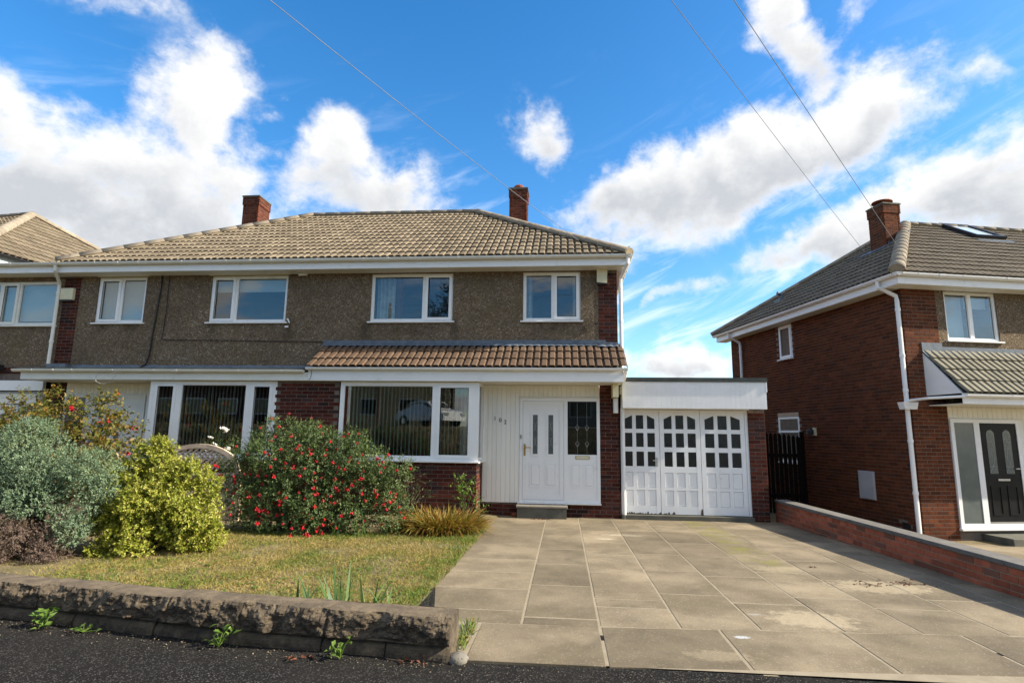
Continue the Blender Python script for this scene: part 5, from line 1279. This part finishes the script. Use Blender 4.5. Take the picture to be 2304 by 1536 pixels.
# rust and gold montbretia clump by the path
n = 2900; a = rng.uniform(0, 2*PI, n); rr = np.sqrt(rng.random(n))*.42
P = np.stack([-1.92+rr*np.cos(a)*1.15, 9.25+rr*np.sin(a)*.9, np.full(n, .03)], 1)
a2 = a+rng.normal(size=n)*.5; tilt = rng.uniform(.25, 1.15, n)
D = np.stack([np.cos(a2)*tilt, np.sin(a2)*tilt, np.ones(n)], 1)
cro = thing('montbretia_clump', 'arching rust and gold strap-leaved clump at the edge of the path', 'plant', (-1.92, 9.25, .03))
part_np('leaf_tuft', blades(P, D, rng.uniform(.34, .66, n), rng.uniform(.013, .024, n), rng.uniform(.2, .75, n), 5), 'croc_leaf', cro)
n = 420; P = np.stack([rng.uniform(-2.75, -2.1, n), rng.uniform(9.0, 9.5, n), np.full(n, .03)], 1); D = np.stack([rng.normal(size=n)*.5, rng.normal(size=n)*.5-.2, np.ones(n)], 1)
part_np('leaf_tuft', blades(P, D, rng.uniform(.2, .42, n), rng.uniform(.010, .018, n), rng.uniform(.3, .7, n), 4), 'croc_leaf', cro)
# green strappy clumps at the foot of the fuchsia
ir = thing('iris_clump', 'green sword leaves rising in front of the fuchsia bush', 'plant', (-3.0, 8.6, .04))
n = 34; ctr = np.array([[-3.35, 8.5], [-2.72, 8.75], [-2.3, 8.9], [-3.0, 8.55]])[rng.integers(0, 4, n)]
P = np.stack([ctr[:, 0]+rng.normal(size=n)*.05, ctr[:, 1]+rng.normal(size=n)*.04, np.full(n, .04)], 1); D = np.stack([rng.normal(size=n)*.22, rng.normal(size=n)*.22, np.ones(n)], 1)
part_np('leaf_tuft', blades(P, D, rng.uniform(.25, .5, n), rng.uniform(.018, .03, n), rng.uniform(.05, .25, n), 4), 'iris_leaf', ir)
# daffodil-like leaves behind the stone wall
df_ = thing('iris_clump', 'sword-leaved green clump just behind the stone garden wall', 'plant', (-1.65, 4.62, .1))
n = 46; P = np.stack([rng.choice([-2.0, -1.78, -1.68, -1.52, -1.40, -1.06], n)+rng.normal(size=n)*.035, 4.60+rng.normal(size=n)*.06, np.full(n, .10)], 1); D = np.stack([rng.normal(size=n)*.28, rng.normal(size=n)*.25, np.ones(n)], 1)
part_np('leaf_tuft', blades(P, D, rng.uniform(.28, .52, n), rng.uniform(.018, .032, n), rng.uniform(.02, .3, n), 4), 'iris_leaf', df_)
# yellow and red tinged viburnum at the back left
VC = [((-9.6, 9.6, 1.75), (.55, .4, .42)), ((-8.85, 9.4, 1.62), (.34, .32, .30)), ((-8.2, 9.5, 1.75), (.38, .36, .46)), ((-7.65, 9.4, 1.45), (.34, .32, .28)), ((-8.4, 9.2, 1.25), (.75, .4, .36)), ((-10.2, 9.8, 1.5), (.6, .5, .6)), ((-9.3, 9.3, 1.2), (.7, .4, .5)), ((-7.95, 9.5, 2.0), (.20, .2, .26)), ((-9.0, 9.5, 2.05), (.20, .2, .18))]
vi = thing('viburnum_bush', 'tall loose shrub with yellow and red tinged leaves behind the juniper', 'bush', (-8.7, 9.5, .05))
VC += [((-8.6, 9.1, .8), (.9, .35, .3)), ((-9.7, 9.2, .8), (.7, .35, .4)), ((-7.7, 9.2, .95), (.4, .3, .3))]
stems(vi, (-8.7, 9.6, 0), VC, 34, .009, .8)
VF, (VP, VO, VT) = sprigs(VC, 1150, 8, .15, .085, .042, .5, .8, .35, .4, .5, fold=.25, curl=.25)
part_np('foliage', VF, 'autumn_leaf', vi)
for k in range(14):
    i = rng.integers(0, len(VP)); o = piece('flower', fm, vi, tuple(VP[i]+VO[i]*.1), (random.uniform(-.6, .6), 0, random.uniform(0, 6))); o.scale = (1.6,)*3
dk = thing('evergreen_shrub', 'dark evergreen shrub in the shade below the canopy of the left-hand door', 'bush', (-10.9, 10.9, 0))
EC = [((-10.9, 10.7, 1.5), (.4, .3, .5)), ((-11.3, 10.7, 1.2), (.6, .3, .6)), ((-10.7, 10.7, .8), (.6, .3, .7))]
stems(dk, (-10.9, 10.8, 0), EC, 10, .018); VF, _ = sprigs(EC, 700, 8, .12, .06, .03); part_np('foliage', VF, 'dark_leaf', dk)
# white rose behind the trellis
ro = thing('rose_bush', 'thin rose bush with white blooms in front of the left bay window', 'bush', (-5.7, 10.0, .05))
RC = [((-6.15, 10.0, 1.30), (.35, .2, .2)), ((-5.6, 10.0, 1.25), (.42, .22, .26)), ((-5.2, 10.0, 1.15), (.4, .25, .3)), ((-5.7, 10.0, .9), (.6, .25, .35))]
stems(ro, (-5.7, 10.05, 0), RC, 22, .009, .35, mat='fresh_leaf'); VF, _ = sprigs(RC, 330, 7, .14, .036, .022, .5, .8, .2, .2, .5); part_np('foliage', VF, 'fuchsia_leaf', ro)
wm = MB()
for k in range(9):
    a = k*2.4; r = .012+.004*k
    wm.add([(r*math.cos(a-.5), r*math.sin(a-.5), .0), (r*math.cos(a+.5), r*math.sin(a+.5), .0), (r*1.5*math.cos(a+.45), r*1.5*math.sin(a+.45), .030-.003*k), (r*1.6*math.cos(a-.4), r*1.6*math.sin(a-.4), .032-.003*k)], [(0, 1, 2, 3)])
wme = wm.mesh('bloom'); wme.materials.append(MATS['flower_white'])
for x, z, s_ in ((-6.06, 1.60, 1.5), (-6.0, 1.57, 1.2), (-6.30, 1.45, 1.1), (-6.20, 1.32, 1.3), (-6.32, 1.26, 1.2), (-5.95, 1.26, 1.4), (-5.55, 1.2, .9)):
    o = piece('bloom', wme, ro, (x, 9.85, z), (random.uniform(.2, .9), random.uniform(-.4, .4), random.uniform(0, 6))); o.scale = (s_,)*3
# sapling by the bay corner and the wispy twig beside it
sp = thing('sapling', 'young green sapling beside the brick corner of the bay window', 'plant', (-1.75, 10.2, .02))
PC = [((-1.72, 10.2, .50), (.20, .14, .16)), ((-1.78, 10.2, .74), (.24, .14, .10)), ((-1.55, 10.2, .33), (.22, .14, .12))]
stems(sp, (-1.72, 10.2, 0), PC, 8, .009, .03); VF, _ = sprigs(PC, 60, 6, .12, .05, .030, .4, .9, .1, .0, .5); part_np('foliage', VF, 'fresh_leaf', sp)
tw = thing('twiggy_shrub', 'sparse brown-stemmed shrub against the bay brickwork', 'plant', (-2.75, 10.1, .02))
TC = [((-2.75, 10.1, .75), (.32, .14, .26)), ((-2.5, 10.1, .6), (.22, .12, .2)), ((-2.9, 10.1, .4), (.2, .12, .3))]
stems(tw, (-2.75, 10.1, 0), TC, 26, .007, .06); VF, _ = sprigs(TC, 130, 5, .10, .026, .013, .3, .8, .2, .2, .6); part_np('foliage', VF, 'fuchsia_leaf', tw)

# arched trellis panels
def trellis(cx, label):
    t = thing('trellis_panel', label, 'fence', (cx, 9.75, .03), group=None)
    y = 9.75; R = .80; zc = .86; RB = .49
    arch = [(cx+R*math.cos(a), y, zc+RB*math.sin(a)) for a in [PI*k/16 for k in range(17)]]
    mb = MB(); inn = [(cx+(R-.085)*math.cos(a), zc+(RB-.075)*math.sin(a)) for a in [PI*k/16 for k in range(17)]]; outp = [(p[0], p[2]) for p in arch]
    for k in range(16): mb.prism([outp[k], outp[k+1], inn[k+1], inn[k]], 'y', y-.03, y+.03)
    mb.build('arched_rail', 'old_wood', t)
    for s_ in (-1, 1): MB().box(cx+s_*R-(.03 if s_ < 0 else .03), cx+s_*R+.03, y-.03, y+.03, .03, zc-.002).build('post', 'old_wood', t)
    MB().box(cx-R+.032, cx+R-.032, y-.025, y+.025, .80, .86).build('rail', 'old_wood', t)
    for s_, yy in ((1, y-.012), (-1, y+.012)):
        for k in range(-10, 11):
            o = k*.105; pts = []
            for q in np.linspace(-.8, .8, 81):
                x = q; z = s_*q+o
                if z > .04 and math.hypot(x/(R-.05), z/(RB-.04)) < 1: pts.append((cx+x, yy, zc+z))
            if len(pts) > 6:
                a, b = Vector(pts[0]), Vector(pts[-1]); d = (b-a).normalized(); n_ = Vector((-d.z, 0, d.x))*.016; h_ = Vector((0, .006, 0))
                MB().add([a-n_-h_, a+n_-h_, b+n_-h_, b-n_-h_, a-n_+h_, a+n_+h_, b+n_+h_, b-n_+h_], [(0, 1, 2, 3), (7, 6, 5, 4), (0, 4, 5, 1), (1, 5, 6, 2), (2, 6, 7, 3), (3, 7, 4, 0)]).build('lattice_slat', 'old_wood', t)
    for k in range(10): MB().box(cx-R+.04+k*.152, cx-R+.04+k*.152+.146, y-.008, y+.008, .06, .795).build('board', 'old_wood', t)
trellis(-6.42, 'arched lattice trellis panel between the golden shrub and the fuchsia'); trellis(-8.62, 'arched lattice trellis panel behind the juniper bush')

# weeds at the foot of the wall and in the gap beside the slabs
def weed(label, x, y, z, n, L, mat='fresh_leaf', h=.12):
    w = thing('weed', label, 'weed', (x, y, z))
    a = rng.uniform(0, 2*PI, n); P = np.stack([x+rng.normal(size=n)*.045, y+rng.normal(size=n)*.025, z+rng.uniform(.01, h, n)], 1)
    D = np.stack([np.cos(a), np.sin(a), rng.uniform(.1, .9, n)], 1); N = np.tile([0, -.3, 1.0], (n, 1))+rng.normal(size=(n, 3))*.3
    part_np('leaf_tuft', leaves(P, D, N, L*rng.uniform(.6, 1.2, n), L*.5*rng.uniform(.7, 1.1, n), .2, .2), mat, w)
    mb = MB()
    for p in P[:10]: mb.tube([(x, y, z), (x*.5+p[0]*.5, y*.5+p[1]*.5, z+(p[2]-z)*.7), tuple(p)], [.004, .003, .002], 5)
    mb.build('stem', 'fresh_leaf', w)
weed('leafy green weed against the wall foot at the far left', -3.88, 4.24, .11, 46, .062, h=.13)
weed('small flat weed lying on the pavement near the left wall end', -3.52, 4.19, .11, 14, .05, h=.03)
weed('weed growing from the wall foot below the middle of the lawn', -2.37, 4.03, .115, 20, .060, h=.13)
weed('pointed weed growing from the wall foot near its right end', -1.47, 3.93, .115, 16, .058, h=.14)
gp = MB().grid(lambda u, v: (-.80+.15*u, 4.06+.70*v, gz(4.4)-.03+.01*mnoise.noise((u*9, v*9, 4))), 4, 8).build('soil_strip', 'bare_soil'); gp['kind'] = 'structure'
n = 150; P = np.stack([rng.uniform(-.78, -.67, n), rng.uniform(4.15, 4.74, n), np.full(n, .09)], 1); D = np.stack([rng.normal(size=n)*.35, rng.normal(size=n)*.35, np.ones(n)], 1)
gg = thing('weed', 'tuft of grass and weeds in the gap between the wall end and the slabs', 'weed', (-.72, 4.45, .09))
part_np('leaf_tuft', blades(P, D, rng.uniform(.06, .17, n), rng.uniform(.005, .011, n), rng.uniform(.1, .5, n), 3), 'grass_green', gg)
P = np.stack([rng.uniform(-.77, -.67, 60), rng.uniform(4.2, 4.72, 60), rng.uniform(.11, .15, 60)], 1); part_np('leaf_tuft', leaves(P, rand_dir(60)+np.array([0, 0, .4]), np.tile([0, 0, 1.0], (60, 1)), rng.uniform(.03, .05, 60), rng.uniform(.015, .025, 60)), 'autumn_leaf', gg)
wall_stone(SWL-.12, SWL+.0, .05, .13, .09, .02, .1, 77, .01, 8, 4)
tag(MB().lathe([(0, .05), (.05, .045), (.075, .02), (.07, 0)], 10, (-.70, 4.02, .10)).build('cobble', 'concrete', smooth=True), 'pale cobble wedged at the corner of the wall and the slabs', 'stone')

# lawn grass: thin, straw coloured, greener towards the edges
def grass(name, n, xr, yr, Lr, mat, keep, lean=.5):
    x = rng.uniform(*xr, n); y = rng.uniform(*yr, n); k = keep(x, y) > rng.random(n); x, y = x[k], y[k]; m = len(x)
    z = np.array([lawn_z(a, b) for a, b in zip(x, y)])
    D = np.stack([rng.normal(size=m)*lean, rng.normal(size=m)*lean, np.ones(m)], 1)
    D = unit(D); L = rng.uniform(*Lr, m)[:, None]; S = unit(np.cross(D, rand_dir(m)))*rng.uniform(.0016, .0034, m)[:, None]
    P = np.stack([x, y, z], 1); mid = P+D*L*.55; tip = P+D*L+np.stack([D[:, 0], D[:, 1], -.5*np.ones(m)], 1)*L*.35
    V = np.stack([P-S, P+S, mid+S*.8, mid-S*.8, tip], 1).reshape(-1, 3); Fc = (np.array([[0, 1, 2], [0, 2, 3], [3, 2, 4]])[None]+(np.arange(m)*5)[:, None, None]).reshape(-1, 3)
    o = link(name, np_mesh(name, V, Fc), mat); o['kind'] = 'stuff'; return o
def wall_back(x):
    xs = [p[0] for p in SWP]; ys = [p[1]+.16 for p in SWP]; return np.interp(x, xs, ys)
def fbm2(x, y, s, o=0): return np.array([mnoise.noise((a*s, b*s, o)) for a, b in zip(x, y)])
def keep_lawn(x, y):
    k = (y > wall_back(x)+.0)*1.0; k *= np.where(x < -4.9, np.clip((x+5.6)/.7, .12, 1), 1)
    return k*np.clip(.78+.9*fbm2(x, y, 1.7), .25, 1)
tag_g = grass('lawn_grass', 105000, (-6.6, -1.27), (4.25, 8.9), (.022, .055), 'grass_blade', keep_lawn, .75); tag_g['label'] = 'thin straw and green grass of the front lawn'
def keep_edge(x, y):
    e = np.exp(-((x+1.33)/.14)**2)*np.clip(.55+fbm2(x, y, 2.4, 3), 0, 1) + .32*np.exp(-((y-wall_back(x)-.05)/.22)**2)*np.clip(.4+1.6*fbm2(x, y, 3, 5), 0, 1)*(x > -5)
    e += np.clip(fbm2(x, y, 2.1, 8)-.22, 0, 1)*.8 + np.exp(-((y-8.45)/.2)**2)*.35*(x > -4.6) + np.exp(-((x+4.3)/.5)**2-((y-5.1)/.45)**2)*.6
    return e*(y > wall_back(x))
tag_g = grass('green_grass', 60000, (-5.6, -1.25), (4.25, 9.6), (.03, .095), 'grass_green', keep_edge, .5); tag_g['label'] = 'longer green grass along the lawn edges'
# broad weeds scattered through the lawn
n = 420; x = rng.uniform(-5.0, -1.4, n); y = 4.45+rng.random(n)**2*2.5; k = y > wall_back(x)+.03; x, y = x[k], y[k]; n = len(x)
P = np.stack([x, y, np.array([lawn_z(a, b)+.012 for a, b in zip(x, y)])], 1); P = np.repeat(P, 5, 0); a = rng.uniform(0, 2*PI, len(P)); D = np.stack([np.cos(a), np.sin(a), rng.uniform(.1, .5, len(P))], 1)
o = link('lawn_weeds', np_mesh('lawn_weeds', *leaves(P, D, np.tile([0, 0, 1.0], (len(P), 1)), rng.uniform(.03, .06, len(P)), rng.uniform(.012, .024, len(P)))), 'fresh_leaf'); o['kind'] = 'stuff'; o['label'] = 'broad leaved weeds scattered through the lawn'

# dropped leaves, twigs and grit
def dry_clump(label, x, y, n, sx, sy, z=None):
    z = gz(y)+.004 if z is None else z
    t = thing('dry_leaf_litter', label, 'leaves', (x, y, z))
    P = np.stack([x+rng.normal(size=n)*sx, y+rng.normal(size=n)*sy, z+rng.random(n)*.015], 1); D = rand_dir(n)*np.array([1, 1, .35])
    part_np('dry_leaf', leaves(P, D, np.tile([0, 0, 1.0], (n, 1))+rng.normal(size=(n, 3))*.4, rng.uniform(.025, .055, n), rng.uniform(.012, .024, n), .5, .4), 'dead_leaf', t)
    mb = MB()
    for k in range(4):
        a = random.uniform(0, 6); mb.tube([(x, y, z+.006), (x+math.cos(a)*sx*1.6, y+math.sin(a)*sy*1.6, z+.008)], .003, 5)
    mb.build('twig', 'bark', t)
dry_clump('dry brown leaves in front of the doorstep', -.42, 11.22, 26, .10, .03)
dry_clump('small heap of dry red-brown leaves on the sunny driveway, left of another', 3.20, 6.62, 16, .09, .05)
dry_clump('heap of dry leaves on the driveway nearest the wall shadow', 3.62, 6.70, 24, .11, .06)
dry_clump('single dry leaf cluster on the driveway above the pale stain', 2.95, 7.45, 5, .03, .02)
dry_clump('dry leaves on the far driveway beyond the boundary wall', 7.25, 9.6, 30, .16, .06, -.22)
dry_clump('red-brown twig and dead leaves on the pavement below the wall', -1.75, 3.90, 9, .06, .03, .11)
dry_clump('few dead leaves against the wall foot near the pointed weed', -1.05, 3.93, 8, .08, .02, .112)
n = 900; x = rng.uniform(-6, 4.5, n); y = np.where(x < -.7, wall_back(x)-.21-np.abs(rng.normal(size=n))*.12, yf(0)-.02-np.abs(rng.normal(size=n))*.25)
P = np.stack([x, y, np.full(n, .112)], 1); V, Fc = leaves(P, rand_dir(n)*np.array([1, 1, .2]), np.tile([0, 0, 1.0], (n, 1)), rng.uniform(.004, .016, n), rng.uniform(.003, .01, n), .6, .2)
o = link('pavement_grit', np_mesh('pavement_grit', V, Fc), 'mortar_light'); o['kind'] = 'stuff'; o['label'] = 'pale grit along the foot of the wall'
n = 170; x = rng.uniform(-4.9, -1.4, n); y = rng.uniform(4.5, 8.6, n)
P = np.stack([x, y, np.array([lawn_z(a, b)+.035 for a, b in zip(x, y)])], 1); V, Fc = leaves(P, rand_dir(n)*np.array([1, 1, .3]), np.tile([0, 0, 1.0], (n, 1)), rng.uniform(.015, .035, n), rng.uniform(.01, .02, n), .5, .2)
o = link('fallen_petals', np_mesh('fallen_petals', V, Fc), 'autumn_leaf'); o['kind'] = 'stuff'; o['label'] = 'small fallen leaves and petals on the lawn'

# trees and hedge across the street
def tree(label, x, y, h, clumps, n, trunk_r=.16, L=.16, z0=1.5, name='street_tree'):
    t = thing(name, label, 'tree', (x, y, z0))
    mb = MB().tube([(x, y, z0-.3), (x+.05, y, z0+h*.3), (x-.04, y, z0+h*.62), (x, y, z0+h*.9)], [trunk_r, trunk_r*.8, trunk_r*.5, trunk_r*.15], 10)
    for c, R in clumps: mb.tube([(x, y, z0+(c[2]-z0)*.55), (x*.5+c[0]*.5, y*.5+c[1]*.5, c[2]-R[2]*.4), c], [trunk_r*.4, trunk_r*.25, trunk_r*.1], 6)
    mb.build('trunk', 'bark', t)
    VF, _ = sprigs(clumps, n, 7, .5, L, L*.55, .4, .8, .3, .3, .5, zmin=z0+.4); part_np('crown', VF, 'tree_leaf', t)
def col_cl(x, y, z0, h, r): return [((x+random.uniform(-.2, .2)*r, y, z0+h*q), (r*w, r*w, h*.16)) for q, w in ((.3, .9), (.45, 1.0), (.6, .85), (.75, .65), (.9, .4))]
tree('leftmost narrow dark tree across the street, mirrored in an upper window', -17.4, -15, 6.4, col_cl(-17.4, -15, 1.5, 6.4, .7), 900)
tree('taller of the two narrow dark trees across the street', -16.0, -15, 7.4, col_cl(-16.0, -15, 1.5, 7.4, .8), 1000)
tree('tall spreading tree across the street, mirrored in the widest upper window', -7.4, -15.5, 10, [((-7.4, -15.5, 7.5), (1.6, 1.4, 2.0)), ((-8.4, -15.5, 9.3), (1.3, 1.2, 1.6)), ((-6.6, -15.5, 9.6), (1.2, 1.1, 1.6)), ((-7.4, -15.5, 11.3), (1.2, 1.1, 1.4)), ((-8.3, -15.5, 6.2), (1.1, 1, 1.2)), ((-6.4, -15.5, 6.6), (1.1, 1, 1.2))], 1900)
hg = thing('hedge', 'clipped dark hedge along the far side of the street', 'hedge', (-4, -5.4, .1))
HC = [((-16+k*1.3, -5.4+random.uniform(-.1, .1), 1.1+random.uniform(-.08, .12)), (.9, .5, .95)) for k in range(16)]
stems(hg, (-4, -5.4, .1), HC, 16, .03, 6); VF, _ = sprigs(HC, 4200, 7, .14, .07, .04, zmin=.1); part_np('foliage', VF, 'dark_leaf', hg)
